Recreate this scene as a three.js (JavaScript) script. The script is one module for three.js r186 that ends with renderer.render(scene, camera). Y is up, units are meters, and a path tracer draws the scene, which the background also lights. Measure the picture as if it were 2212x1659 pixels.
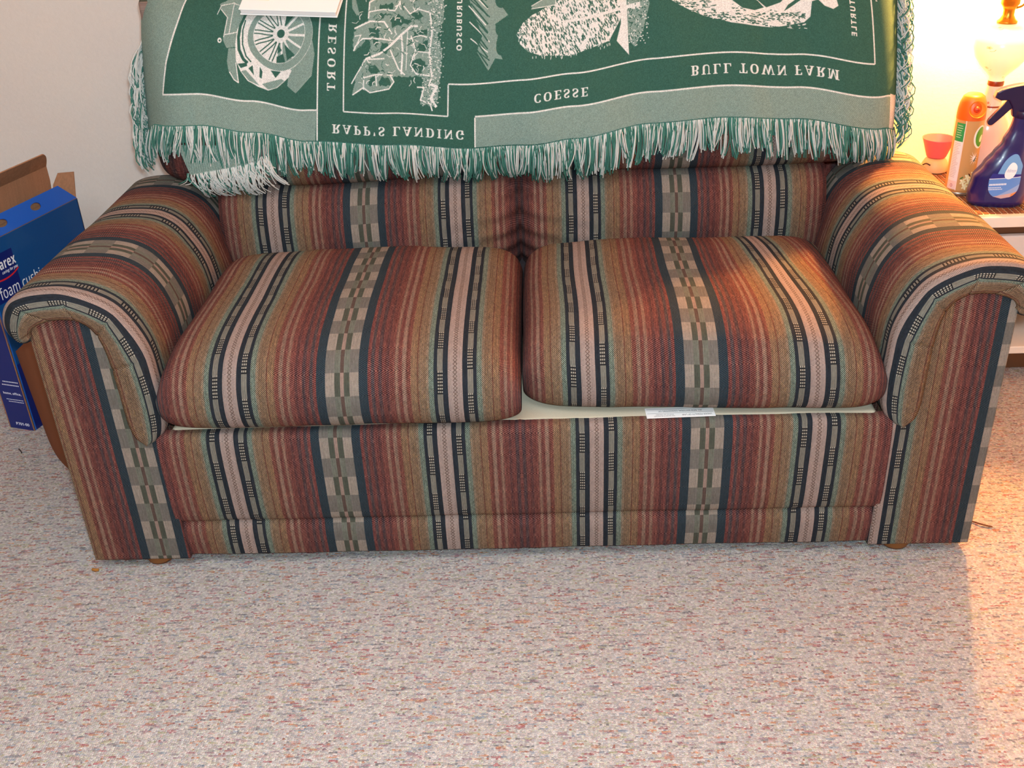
import * as THREE from 'three';
import { mergeGeometries } from 'three/addons/utils/BufferGeometryUtils.js';
import { RoundedBoxGeometry } from 'three/addons/geometries/RoundedBoxGeometry.js';
import { RectAreaLightUniformsLib } from 'three/addons/lights/RectAreaLightUniformsLib.js';

// ───────────────────────── camera, lights, exposure ─────────────────────────
RectAreaLightUniformsLib.init();
const scene = new THREE.Scene();
scene.background = new THREE.Color(0x000000);
const renderer = new THREE.WebGLRenderer({ antialias: true });
renderer.toneMapping = THREE.LinearToneMapping;
renderer.toneMappingExposure = 0.97;
renderer.shadowMap.enabled = true;

const camera = new THREE.PerspectiveCamera(40.497, 2212 / 1659, 0.05, 30);
camera.position.set(0.0552, 1.3019, 1.6046);
camera.rotation.order = 'YXZ';
camera.rotation.set(-0.5099, 0.0409, -0.0461);
scene.add(camera);

// built-in flash of the photographer's camera, just above the lens
const FLASH_POS = new THREE.Vector3(0.085, 1.375, 1.625);
const flash = new THREE.SpotLight(new THREE.Color().setRGB(0.89, 1.12, 1.24), 8.2, 0, 1.15, 0.35, 2);
flash.position.copy(FLASH_POS).add(new THREE.Vector3(0, -0.012, -0.02));
flash.target.position.set(0.02, 0.32, -0.35);
flash.castShadow = true; flash.shadow.radius = 1.2; flash.shadow.mapSize.set(2048, 2048);
scene.add(flash, flash.target);

// ceiling panel of the room
const CEIL = 2.4;
const CEIL_LIGHT = [-0.45, 1.3];
const ceilLight = new THREE.RectAreaLight(new THREE.Color().setRGB(0.89, 1.12, 1.24), 3.7, 1.8, 1.2);
ceilLight.position.set(CEIL_LIGHT[0], CEIL - 0.062, CEIL_LIGHT[1]);
ceilLight.rotation.x = -Math.PI / 2;
scene.add(ceilLight);

// ───────────────────────── helpers ─────────────────────────
function rng(seed) { let s = seed | 0; return () => { s = (s + 0x6d2b79f5) | 0; let t = Math.imul(s ^ (s >>> 15), 1 | s); t = (t + Math.imul(t ^ (t >>> 7), 61 | t)) ^ t; return ((t ^ (t >>> 14)) >>> 0) / 4294967296; }; }
function hash(x, y, k = 0) { let h = Math.imul(x | 0, 374761393) ^ Math.imul(y | 0, 668265263) ^ Math.imul(k | 0, 2147483647 ^ 1274126177); h = Math.imul(h ^ (h >>> 13), 1274126177); h ^= h >>> 16; return (h >>> 0) / 4294967296; }
const sm = (t) => t * t * (3 - 2 * t);
const clamp = (x, a = 0, b = 1) => Math.min(b, Math.max(a, x));
const sstep = (a, b, x) => sm(clamp((x - a) / (b - a)));
function vnoise(x, y, k = 0, px = 0, py = 0) { // value noise, optional wrap
  const xi = Math.floor(x), yi = Math.floor(y), fx = sm(x - xi), fy = sm(y - yi);
  const w = (i, n) => n ? ((i % n) + n) % n : i;
  const a = hash(w(xi, px), w(yi, py), k), b = hash(w(xi + 1, px), w(yi, py), k), c = hash(w(xi, px), w(yi + 1, py), k), d = hash(w(xi + 1, px), w(yi + 1, py), k);
  return a + (b - a) * fx + (c - a) * fy + (a - b - c + d) * fx * fy;
}
const used = {};
function numbered(n) { used[n] = (used[n] || 0) + 1; return used[n] === 1 ? n : n + '_' + String(used[n] - 1).padStart(3, '0'); }
function mesh(name, geo, mat, parent) { const m = new THREE.Mesh(geo, mat); m.name = name; m.castShadow = m.receiveShadow = true; if (parent) parent.add(m); return m; }
function thing(name, label, category, pos = [0, 0, 0], turn = 0, group) {
  const g = new THREE.Group(); g.name = numbered(name); g.position.set(...pos); g.rotation.y = turn; g.userData = { label, category };
  if (group) g.userData.group = group; scene.add(g); return g;
}
function solo(name, geo, mat, label, category) { const m = mesh(numbered(name), geo, mat, scene); m.userData = { label, category }; return m; }
function struct(name, geo, mat) { const m = mesh(name, geo, mat, scene); m.userData = { kind: 'structure' }; return m; }
// regular grid surface; f(u,v) -> [x,y,z,s,t]
function grid(nu, nv, f, flip = false) {
  const P = [], U = [], I = [];
  for (let j = 0; j <= nv; j++) for (let i = 0; i <= nu; i++) { const r = f(i / nu, j / nv); P.push(r[0], r[1], r[2]); U.push(r[3] || 0, r[4] || 0); }
  for (let j = 0; j < nv; j++) for (let i = 0; i < nu; i++) { const a = j * (nu + 1) + i, b = a + 1, c = a + nu + 1, d = c + 1; if (flip) I.push(a, c, b, b, c, d); else I.push(a, b, c, b, d, c); }
  const g = new THREE.BufferGeometry(); g.setAttribute('position', new THREE.Float32BufferAttribute(P, 3)); g.setAttribute('uv', new THREE.Float32BufferAttribute(U, 2)); g.setIndex(I); g.computeVertexNormals(); return g;
}
function catmull(pts, n) { // pts [[a,b],...] -> n+1 samples, uniform in arc length, with cumulative length
  const c = new THREE.CatmullRomCurve3(pts.map((p) => new THREE.Vector3(p[0], p[1], 0)), false, 'centripetal');
  c.arcLengthDivisions = 400;
  const q = c.getSpacedPoints(n).map((v) => [v.x, v.y]); const L = c.getLength();
  return { q, L, at: (u) => { const f = clamp(u) * n, i = Math.min(n - 1, Math.floor(f)), t = f - i; return [q[i][0] + (q[i + 1][0] - q[i][0]) * t, q[i][1] + (q[i + 1][1] - q[i][1]) * t]; } };
}
function lut(tab) { return (x) => { if (x <= tab[0][0]) return tab[0][1]; for (let i = 1; i < tab.length; i++) if (x <= tab[i][0]) { const t = sm((x - tab[i - 1][0]) / (tab[i][0] - tab[i - 1][0])); return tab[i - 1][1] + (tab[i][1] - tab[i - 1][1]) * t; } return tab[tab.length - 1][1]; }; }
function box(w, h, d, x = 0, y = 0, z = 0) { const g = new THREE.BoxGeometry(w, h, d); g.translate(x, y, z); return g; }
function rbox(w, h, d, r, x = 0, y = 0, z = 0, seg = 3) { const g = new RoundedBoxGeometry(w, h, d, seg, r); g.translate(x, y, z); return g; }
function lathe(pts, seg = 40, x = 0, y = 0, z = 0) { const g = new THREE.LatheGeometry(pts.map((p) => new THREE.Vector2(p[0], p[1])), seg); g.translate(x, y, z); return g; }
const stdMat = (color, roughness = 0.9, extra = {}) => new THREE.MeshPhysicalMaterial({ color, roughness, metalness: 0, side: THREE.DoubleSide, ...extra });
function canvasTex(w, h, draw, repeat = false) {
  const c = document.createElement('canvas'); c.width = w; c.height = h; const x = c.getContext('2d'); draw(x, w, h, c);
  const t = new THREE.CanvasTexture(c); t.colorSpace = THREE.SRGBColorSpace; t.anisotropy = 8; if (repeat) t.wrapS = t.wrapT = THREE.RepeatWrapping; return t;
}
function dataTex(w, h, arr, srgb, repeat = true) { const t = new THREE.DataTexture(arr, w, h, THREE.RGBAFormat); t.magFilter = THREE.LinearFilter; t.minFilter = THREE.LinearMipmapLinearFilter; t.generateMipmaps = true; if (srgb) t.colorSpace = THREE.SRGBColorSpace; if (repeat) t.wrapS = t.wrapT = THREE.RepeatWrapping; t.needsUpdate = true; return t; }

// ───────────────────────── upholstery cloth ─────────────────────────
const FP = 0.402, FT = 0.336; // repeat of the stripe and of the woven rows, metres
const fabric = (() => {
  const W = 1536, H = 1284, col = new Uint8Array(W * H * 4), bmp = new Uint8Array(W * H * 4);
  const RED = [110, 48, 46], DRED = [80, 40, 43], NAVY = [40, 49, 56], DARK = [64, 46, 54], KH = [138, 98, 80], OR = [152, 111, 79];
  const bands = [[46, NAVY], [52, [120, 50, 48]], [58, [58, 52, 60]], [65, RED], [71, DARK], [79, RED], [84, DRED], [94, [118, 53, 48]], [100, KH], [107, [114, 50, 46]], [114, [138, 104, 86]], [122, [114, 52, 44]], [134, OR], [135.6, [116, 52, 42]], [154, [150, 115, 86]], [163, [112, 126, 108]], [169, [42, 46, 54]], [179, null], [188, [40, 45, 53]]];
  for (let j = 0; j < H; j++) {
    const t = (j / H) * FT * 1000;
    const row = Math.floor(t / 42), ft = (t / 42) - row, A = row % 2 === 0;
    const chev = Math.abs(((t / 84) % 1) - 0.5) * 84; // zigzag direction of the twill
    for (let i = 0; i < W; i++) {
      const s = (i / W) * FP * 1000; const side = s < 201; const m = side ? s : 402 - s;
      const n1 = hash(i, j, 3), n2 = vnoise(i / 3, j / 26, 5, W / 3, 0), n3 = vnoise(i / 9, j / 9, 7), yarn = hash(i >> 2, 0, 11), slub = vnoise(i / 4, j / 44, 13);
      let c, amp = 1, tw = 0;
      if (m < 30) {
        const chk = (((i >> 2) + (j >> 2)) & 1);
        if (m < 3.2) c = A ? [156, 124, 110] : [92, 66, 56];
        else if (m < 13.5) c = A ? [80, 81, 67] : [108, 107, 92];
        else c = A ? [148, 130, 115] : [114, 105, 96];
        const k = A ? (m > 13.5 ? 40 : 14) : (m > 13.5 ? 18 : 34);
        c = c.map((v) => v + (chk ? k : -k)); amp = 0.6;
      } else if (m < 188) {
        const mj = m > 47 && m < 162 ? clamp(m + (n1 - 0.5) * 2.6, 46.1, 162.9) : m; let b = bands[bands.length - 1]; for (const q of bands) if (mj < q[0]) { b = q; break; }
        if (b[1]) { c = b[1].slice(); }
        else { // dotted ladder column
          const dotsOn = side ? A : !A;
          if (dotsOn) { const yy = (t / 6) % 1, xx = ((m - 169) / 3.4) % 1; const on = yy > 0.42 && xx > 0.28; c = on ? [166, 154, 136] : [34, 33, 35]; amp = 0.5; }
          else { const on = ((m - 169) / 1.6) % 1 > 0.5; c = on ? [140, 132, 116] : [108, 102, 92]; amp = 0.6; }
        }
        if (m > 46 && m < 122) {
          const ph = ((m * 0.55 + chev) / 3.5) % 1; tw = ph < 0.4 ? -0.3 : 0.12;
          if (ph > 0.68) { const k = 0.24 + 0.3 * n2; c = [c[0] + (176 - c[0]) * k, c[1] + (128 - c[1]) * k, c[2] + (104 - c[2]) * k]; }
          if (slub > 0.74) { const k = (slub - 0.74) * 1.9 * (n1 > 0.4 ? 1 : 0.2); c = [c[0] + (196 - c[0]) * k, c[1] + (120 - c[1]) * k, c[2] + (88 - c[2]) * k]; }
        } else if (m >= 122 && m < 163) {
          const a = ((m + t) / 3.5) % 1, b2 = ((m - t + 4000) / 3.5) % 1; const line = Math.min(Math.min(a, 1 - a), Math.min(b2, 1 - b2));
          tw = line < 0.17 ? -0.42 : 0.14;
          if (m > 149) { if (line > 0.32) c = c.map((v, q) => v + ([206, 214, 198][q] - v) * (m > 150 ? 0.5 : 0.35)); }
          if (slub > 0.7 && m < 150) { const k = (slub - 0.7) * 1.6; c = [c[0] + (190 - c[0]) * k, c[1] + (146 - c[1]) * k, c[2] + (78 - c[2]) * k]; }
        } else if (m >= 30 && m <= 46) { const ph = ((m * 0.6 + chev) / 3.2) % 1; tw = ph > 0.55 ? 0.2 : -0.1; if (ph > 0.7) c = [c[0] + 12, c[1] + 17, c[2] + 20]; amp = 0.7; }
      } else {
        c = [168, 141, 130]; const ph = ((m * 0.35 + chev) / 2.6) % 1; tw = ph < 0.42 ? -0.2 : 0.08; amp = 0.5;
        if (m > 196.5) { const d = Math.abs(((t / 7) % 1) - 0.5) * 7; if (Math.abs(d - (m - 197.5)) < 0.85) c = [112, 86, 74]; }
      }
      { const g = 0.35 * c[0] + 0.45 * c[1] + 0.2 * c[2]; c = c.map((v) => (g + (v - g) * 0.8) * 0.87); }
      let k = 1 + tw + amp * ((n1 - 0.5) * 0.26 + (n2 - 0.5) * 0.24 + (n3 - 0.5) * 0.12 + (yarn - 0.5) * 0.14);
      const o = (j * W + i) * 4; for (let q = 0; q < 3; q++) col[o + q] = clamp(c[q] * k + (hash(i, j, 20 + q) - 0.5) * 12, 8, 245); col[o + 3] = 255;
      const bh = 128 + 90 * (tw * 1.6) + (n1 - 0.5) * 90; bmp[o] = bmp[o + 1] = bmp[o + 2] = clamp(bh, 0, 255); bmp[o + 3] = 255;
    }
  }
  return new THREE.MeshPhysicalMaterial({ map: dataTex(W, H, col, true), bumpMap: dataTex(W, H, bmp, false), bumpScale: 0.0006, roughness: 0.95, specularIntensity: 0.25, side: THREE.DoubleSide });
})();
const fuv = (s, t) => [s / FP, t / FT];

// ───────────────────────── room ─────────────────────────
const WALL_Z = -1.07, RX0 = -2.5, RX1 = 1.95, RZ1 = 3.3;
const wallMat = (() => {
  const N = 512, a = new Uint8Array(N * N * 4), b = new Uint8Array(N * N * 4);
  for (let j = 0; j < N; j++) for (let i = 0; i < N; i++) { const n = vnoise(i / 5, j / 5, 1, 0, 0) * 0.5 + hash(i, j, 2) * 0.5, m = vnoise(i / 90, j / 90, 4); const o = (j * N + i) * 4; a[o] = 216 + n * 5 + m * 3; a[o + 1] = 207 + n * 5 + m * 3; a[o + 2] = 199 + n * 5 + m * 2; a[o + 3] = 255; b[o] = b[o + 1] = b[o + 2] = n * 255; b[o + 3] = 255; }
  return stdMat(0xffffff, 0.85, { map: dataTex(N, N, a, true), bumpMap: dataTex(N, N, b, false), bumpScale: 0.0004, specularIntensity: 0.3 });
})();
const carpetMat = (() => {
  const N = 2048, TILE = 1.5, CX = 400, CZ = 460, a = new Uint8Array(N * N * 4), b = new Uint8Array(N * N * 4);
  const base = [[196, 187, 181], [206, 199, 194], [198, 184, 180], [192, 186, 184], [198, 194, 180], [188, 180, 180]], fleck = [[176, 108, 88], [164, 92, 96], [196, 134, 100], [134, 146, 162], [116, 112, 116], [170, 166, 130], [150, 118, 128], [188, 150, 146]];
  const cells = new Float32Array(CX * CZ * 6);
  for (let z = 0; z < CZ; z++) for (let x = 0; x < CX; x++) {
    const o = (z * CX + x) * 6; cells[o] = x + 0.5 + (hash(x, z, 31) - 0.5) * 0.7; cells[o + 1] = z + 0.5 + (hash(x, z, 32) - 0.5) * 0.6;
    // dyed yarn shows in short runs along the rows
    const l = 0.88 + 0.2 * hash(x, z, 38), bc = base[Math.floor(hash(x, z, 34) * 5.99)], seg = Math.floor((x + hash(z, 0, 35) * 9) / 4), on = hash(seg, z, 36) < 0.2 ? 1 : 0, one = hash(x, z, 33) < 0.05 ? 1 : 0, fc = fleck[Math.floor(hash(on ? seg : x, z, 37) * 7.99)], k = on ? 0.25 + 0.55 * hash(x, z, 40) : one ? 0.7 : 0;
    for (let q = 0; q < 3; q++) cells[o + 2 + q] = (bc[q] + (fc[q] - bc[q]) * k) * l; cells[o + 5] = 0.6 + 0.4 * hash(x, z, 39);
  }
  for (let j = 0; j < N; j++) for (let i = 0; i < N; i++) {
    const fx = i / N * CX, fz = j / N * CZ, cx = Math.floor(fx), cz = Math.floor(fz); let best = 9, bo = 0, sec = 9;
    for (let dz = -1; dz <= 1; dz++) for (let dx = -1; dx <= 1; dx++) {
      const X = cx + dx, Z = cz + dz, o = ((((Z + CZ) % CZ) * CX) + ((X + CX) % CX)) * 6;
      let px = cells[o] + (X < 0 ? -CX : X >= CX ? CX : 0) - fx, pz = cells[o + 1] + (Z < 0 ? -CZ : Z >= CZ ? CZ : 0) - fz; const d = px * px * 0.8 + pz * pz * 1.15; if (d < best) { sec = best; best = d; bo = o; } else if (d < sec) sec = d;
    }
    const e = clamp((Math.sqrt(sec) - Math.sqrt(best)) * 3, 0, 1), o4 = (j * N + i) * 4, f = 0.93 + (hash(i, j, 41) - 0.5) * 0.16;
    for (let q = 0; q < 3; q++) a[o4 + q] = clamp(cells[bo + 2 + q] * f, 0, 255); a[o4 + 3] = 255;
    b[o4] = b[o4 + 1] = b[o4 + 2] = clamp((e * 0.75 + 0.25 * cells[bo + 5]) * 255, 0, 255); b[o4 + 3] = 255;
  }
  return { m: stdMat(0xffffff, 1, { map: dataTex(N, N, a, true), bumpMap: dataTex(N, N, b, false), bumpScale: 0.0018, specularIntensity: 0.1 }), TILE };
})();
{
  const w = RX1 - RX0, d = RZ1 - WALL_Z, cx = (RX0 + RX1) / 2, cz = (WALL_Z + RZ1) / 2;
  const scaleUV = (g, su, sv) => { const u = g.attributes.uv; for (let i = 0; i < u.count; i++) u.setXY(i, u.getX(i) * su, u.getY(i) * sv); return g; };
  struct('floor', scaleUV(box(w + 0.3, 0.1, d + 0.3, cx, -0.05, cz), (w + 0.3) / carpetMat.TILE, (d + 0.3) / carpetMat.TILE), carpetMat.m);
  struct('ceiling', scaleUV(box(w + 0.3, 0.1, d + 0.3, cx, CEIL + 0.05, cz), w / 0.6, d / 0.6), wallMat);
  struct('wall_back', scaleUV(box(w + 0.3, CEIL, 0.12, cx, CEIL / 2, WALL_Z - 0.06), w / 0.6, CEIL / 0.6), wallMat);
  struct('wall_front', scaleUV(box(w + 0.3, CEIL, 0.12, cx, CEIL / 2, RZ1 + 0.06), w / 0.6, CEIL / 0.6), wallMat);
  struct('wall_left', scaleUV(box(0.12, CEIL, d, RX0 - 0.06, CEIL / 2, cz), d / 0.6, CEIL / 0.6), wallMat);
  struct('wall_right', scaleUV(box(0.12, CEIL, d, RX1 + 0.06, CEIL / 2, cz), d / 0.6, CEIL / 0.6), wallMat);
  const white = stdMat(0xefe9e0, 0.6);
  const bb = (n, g) => struct(n, g, white);
  bb('baseboard_back', box(w, 0.08, 0.012, cx, 0.04, WALL_Z + 0.006)); bb('baseboard_left', box(0.012, 0.08, d, RX0 + 0.006, 0.04, cz));
  bb('baseboard_right', box(0.012, 0.08, d, RX1 - 0.006, 0.04, cz)); bb('baseboard_front', box(w, 0.08, 0.012, cx, 0.04, RZ1 - 0.006));
  const cl = thing('ceiling_light', 'flat white ceiling light panel above the carpet', 'ceiling light', [CEIL_LIGHT[0], CEIL - 0.055, CEIL_LIGHT[1]]);
  mesh('frame', box(1.88, 0.05, 1.28, 0, 0.03, 0), white, cl);
  mesh('diffuser', box(1.8, 0.004, 1.2, 0, 0.003, 0), stdMat(0xffffff, 0.9, { emissive: 0xffffff, emissiveIntensity: 1.2 }), cl);
  const fl = thing('camera_flash', 'small black flash unit held above the camera lens', 'flash', FLASH_POS.toArray());
  mesh('housing', rbox(0.05, 0.024, 0.03, 0.004, 0, 0.004, 0.016), stdMat(0x151515, 0.5), fl);
  mesh('flash_lens', box(0.034, 0.014, 0.003, 0, 0.004, -0.001), stdMat(0xffffff, 0.4, { emissive: 0xffffff, emissiveIntensity: 2 }), fl);
}

// ───────────────────────── loveseat ─────────────────────────
const sofa = thing('loveseat', 'two-seat loveseat with rolled arms in rust, navy and tan striped woven upholstery', 'sofa');
const ARM_OUT = [[0.852, 0.512], [0.868, 0.503], [0.886, 0.510], [0.897, 0.532], [0.893, 0.558], [0.877, 0.580], [0.850, 0.593], [0.815, 0.598], [0.773, 0.597], [0.735, 0.588], [0.700, 0.566], [0.675, 0.530], [0.658, 0.480], [0.650, 0.420], [0.648, 0.370], [0.652, 0.325], [0.663, 0.300], [0.683, 0.294]];
const ARM_IN = [[0.845, 0.522], [0.846, 0.526], [0.842, 0.533], [0.835, 0.540], [0.820, 0.547], [0.805, 0.551], [0.79, 0.553], [0.775, 0.553], [0.758, 0.550], [0.742, 0.541], [0.730, 0.525], [0.722, 0.500], [0.717, 0.460], [0.715, 0.41], [0.714, 0.37], [0.712, 0.335], [0.704, 0.308], [0.690, 0.296]];
const NO = 96, armOut = catmull(ARM_OUT, NO);
// inner curve sampled at matching stations
const armIn = (() => { const c = new THREE.CatmullRomCurve3(ARM_IN.map((p) => new THREE.Vector3(p[0], p[1], 0)), false, 'centripetal'); const co = new THREE.CatmullRomCurve3(ARM_OUT.map((p) => new THREE.Vector3(p[0], p[1], 0)), false, 'centripetal'); const ts = []; for (let i = 0; i <= NO; i++) ts.push(co.getUtoTmapping(i / NO)); return (u) => { const f = clamp(u) * NO, i = Math.min(NO - 1, Math.floor(f)), t = ts[i] + (ts[i + 1] - ts[i]) * (f - i); const p = c.getPoint(t); return [p.x, p.y]; }; })();
function armPad(sgn) {
  // stations along the path: back -> front edge -> face -> seam
  const pleats = [0.05, 0.2, 0.36, 0.52, 0.68];
  const mix = (a, b, k) => [a[0] + (b[0] - a[0]) * k, a[1] + (b[1] - a[1]) * k];
  const polyAt = (u) => { const P = [0, ...pleats, 1]; let i = 0; while (i < P.length - 2 && u > P[i + 1]) i++; const t = (u - P[i]) / (P[i + 1] - P[i]); const A = mix(armOut.at(P[i]), armIn(P[i]), 0.34), B = mix(armOut.at(P[i + 1]), armIn(P[i + 1]), 0.34); return i === P.length - 2 ? mix(armOut.at(u), armIn(u), 0.34) : mix(A, B, t); };
  const path = []; // [z, inset k, polygon weight]
  for (let i = 0; i <= 34; i++) path.push([-0.66 + (0.635 * i) / 34, 0, 0]);
  for (let i = 1; i <= 8; i++) { const a = (i / 8) * Math.PI / 2; path.push([-0.025 + 0.025 * Math.sin(a), 0.3 * (1 - Math.cos(a)), sm(i / 8)]); }
  for (let i = 1; i <= 8; i++) path.push([0.004 * Math.sin((i / 8) * Math.PI), 0.3 + 0.7 * (i / 8), 1 - sm(i / 8) * 0.8]);
  path.push([-0.012, 1.0, 0.2]);
  // arc length from the crest point where the pink stripe lies (z=-0.03)
  const nu = 150, nv = path.length - 1; let len = [0]; for (let j = 1; j <= nv; j++) len.push(len[j - 1] + Math.hypot(path[j][0] - path[j - 1][0], (path[j][1] - path[j - 1][1]) * 0.055));
  let L0 = 0; for (let j = 1; j <= nv; j++) if (path[j][0] >= -0.03 && path[j - 1][0] < -0.03) L0 = len[j];
  return grid(nu, nv, (u, v) => {
    const j = Math.round(v * nv), [z, k, w] = path[j];
    const o = armOut.at(u), n = armIn(u); let p = mix(o, n, k);
    if (w > 0 && k > 0.01 && k < 0.999) { const q = polyAt(u); const d = Math.max(0, 1 - Math.abs(k - 0.34) / 0.66); p = mix(p, mix(p, q, 1), w * d * 0.8); }
    let crease = 0; for (const q of pleats) crease += Math.exp(-(((u - q) / 0.006) ** 2)) * (k > 0.05 ? sstep(0.05, 0.5, k) : 0);
    const lump = (vnoise(u * 9, z * 7 + 5, 51) - 0.5) * 0.006 * (k < 0.2 ? 1 : 0.3);
    const nx = (o[0] - 0.775), ny = (o[1] - 0.45), nl = Math.hypot(nx, ny);
    const front = k > 0.1 ? 1 : 0;
    return [sgn * (p[0] + (front ? 0 : (nx / nl) * lump)), p[1] + (front ? 0 : (ny / nl) * lump), z - crease * 0.004, ...fuv(0.201 + (len[j] - L0), u * armOut.L + 0.02)];
  }, sgn > 0);
}
function armPanel(sgn, off) {
  // front facing panel: inner curve on top, straight down to the floor gap
  const top = []; for (let i = 0; i <= 40; i++) top.push(armIn(i / 40));
  const sh = new THREE.Shape(); const B = 0.026;
  sh.moveTo(0.849, B); sh.lineTo(0.849, 0.515); for (const p of top) sh.lineTo(p[0], p[1]); sh.lineTo(0.672, 0.294); sh.lineTo(0.668, 0.2); sh.lineTo(0.666, B); sh.closePath();
  const g = new THREE.ExtrudeGeometry(sh, { depth: 0.60, bevelEnabled: true, bevelThickness: 0.006, bevelSize: 0.004, bevelSegments: 3, curveSegments: 12 });
  g.translate(0, 0, -0.614); const p = g.attributes.position, u = g.attributes.uv;
  for (let i = 0; i < p.count; i++) { const x = p.getX(i), y = p.getY(i), z = p.getZ(i); const extra = z < -0.012 ? -z : 0; u.setXY(i, ...fuv((x > 0.76 ? 1 : -1) * extra + x + off, y + 0.01)); p.setX(i, sgn * x); }
  if (sgn < 0) { const ix = []; for (let i = 0; i < p.count; i += 3) ix.push(i, i + 2, i + 1); g.setIndex(ix); }
  g.computeVertexNormals(); return g;
}
for (const s of [-1, 1]) {
  mesh('arm_pad', armPad(s), fabric, sofa);
  mesh('arm_panel', armPanel(s, s < 0 ? -0.711 : -0.866), fabric, sofa);
}
// front rail with its lower seam
{
  const prof = catmull([[-0.018, 0.026], [-0.014, 0.05], [-0.013, 0.085], [-0.02, 0.1045], [-0.0235, 0.107], [-0.014, 0.1105], [-0.006, 0.14], [-0.003, 0.2], [-0.003, 0.26], [-0.007, 0.295], [-0.014, 0.308], [-0.03, 0.311]], 80);
  const g = grid(170, 80, (u, v) => {
    const x = -0.672 + 1.344 * u, [z, y] = prof.at(v); const seam = Math.exp(-((x / 0.004) ** 2)) * 0.002;
    const wob = (vnoise(x * 9 + 20, y * 7, 61) - 0.5) * 0.006 + (vnoise(x * 40 + 20, 3, 62) - 0.5) * 0.0014 * (y > 0.1 ? 1 : 0.4);
    const dip = (vnoise(x * 4 + 9, 1, 63) - 0.5) * 0.006 * sstep(0.2, 0.31, y);
    return [x, y + dip, z + wob - seam, ...fuv(Math.abs(x) - 0.34, v * prof.L + 0.012)];
  });
  mesh('front_rail', g, fabric, sofa);
}
// folded bed mattress that shows in the gap under the cushions
const cream = (() => { const N = 256, a = new Uint8Array(N * N * 4); for (let j = 0; j < N; j++) for (let i = 0; i < N; i++) { const k = 0.94 + 0.08 * hash(i, j, 71) + 0.04 * (((i + j) & 3) === 0 ? 1 : 0), o = (j * N + i) * 4; a[o] = 200 * k; a[o + 1] = 189 * k; a[o + 2] = 166 * k; a[o + 3] = 255; } const t = dataTex(N, N, a, true); t.repeat.set(8, 5); return stdMat(0xffffff, 0.95, { map: t }); })();
mesh('bed_mattress', rbox(1.30, 0.1, 0.46, 0.012, 0, 0.263, -0.252), cream, sofa);
{
  const tx = canvasTex(512, 96, (x, w, h) => {
    x.fillStyle = '#f2f0ee'; x.fillRect(0, 0, w, h); x.save(); x.translate(w, h); x.rotate(Math.PI); x.fillStyle = '#3a3a40'; x.textBaseline = 'middle';
    x.font = '20px sans-serif'; x.fillText('UNDER PENALTY OF LAW', 22, 20); x.font = '11px sans-serif'; x.fillText('THIS TAG NOT TO BE REMOVED', 300, 14); x.fillText('EXCEPT BY THE CONSUMER', 306, 28);
    x.fillRect(10, 40, w - 20, 2); x.font = '20px sans-serif'; x.fillText('ALL NEW MATERIAL CONSISTING OF', 90, 60); x.fillRect(10, 80, w - 20, 2); x.restore();
  });
  const tag = mesh('law_tag', box(0.125, 0.0012, 0.034), [stdMat(0xf2f0ee), stdMat(0xf2f0ee), stdMat(0xffffff, 0.8, { map: tx }), stdMat(0xf2f0ee), stdMat(0xf2f0ee), stdMat(0xf2f0ee)], sofa);
  tag.position.set(0.293, 0.3142, -0.038); tag.rotation.y = 0.03; tag.userData.label = 'white printed law tag';
}
// frame base below and between
mesh('base_frame', box(1.30, 0.18, 0.80, 0, 0.125, -0.44), stdMat(0x2b2420, 0.9), sofa);
// back: two puffed halves, a lumbar roll below and a tall upper roll
const LUM = [[-0.62, 0.36], [-0.585, 0.38], [-0.556, 0.43], [-0.549, 0.49], [-0.560, 0.54], [-0.585, 0.572], [-0.622, 0.588]];
const UPP = [[-0.640, 0.580], [-0.600, 0.592], [-0.578, 0.62], [-0.575, 0.67], [-0.592, 0.75], [-0.618, 0.83], [-0.648, 0.90], [-0.685, 0.955], [-0.735, 0.985], [-0.79, 0.982], [-0.835, 0.945], [-0.855, 0.88], [-0.862, 0.75], [-0.862, 0.40]];
const lum = catmull(LUM, 60), upp = catmull(UPP, 140);
const creaseDrop = (x) => 0.012 * Math.sin(x * 6 + 1.2) * 0.6 + (x > 0 ? 0.012 * sstep(0.2, 0.65, x) : 0.006 * sstep(-0.45, -0.65, x));
function backHalf(sgn, profile, amax, bottom) {
  return grid(90, 120, (u, v) => {
    const a = amax * u, [z, y] = profile.at(v), x = sgn * a;
    const edge = bottom ? 0.05 * Math.exp(-a / 0.022) + 0.03 * Math.exp(-(amax - a) / 0.02) : 0.05 * Math.exp(-a / 0.02) + (a > 0.66 ? 0.125 * (1 - Math.sqrt(Math.max(0, 1 - ((a - 0.66) / 0.152) ** 2))) : 0);
    const front = v < 0.75 || bottom ? 1 : 0;
    const wr = bottom ? 0.005 * Math.exp(-a / 0.12) * Math.sin(y * 160 + a * 26) * Math.exp(-a / 0.2) : 0;
    const lump = (vnoise(x * 8 + 30, y * 10, 81) - 0.5) * 0.012;
    return [x, y + creaseDrop(x) * (bottom ? sstep(0.4, 0.58, y) : sstep(0.75, 0.6, y) * (z > -0.7 ? 1 : 0)), z - (front ? edge : -edge * 0.3) + (front ? lump + wr : 0), ...fuv((!bottom && a > 0.62 ? 0.62 + (a - 0.62) * 0.4 : a) - 0.34, v * profile.L + (bottom ? 0.03 : 0.215))];
  }, sgn < 0);
}
for (const s of [-1, 1]) { mesh('lumbar_cushion', backHalf(s, lum, 0.668, true), fabric, sofa); mesh('back_cushion', backHalf(s, upp, 0.80, false), fabric, sofa); }
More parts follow.
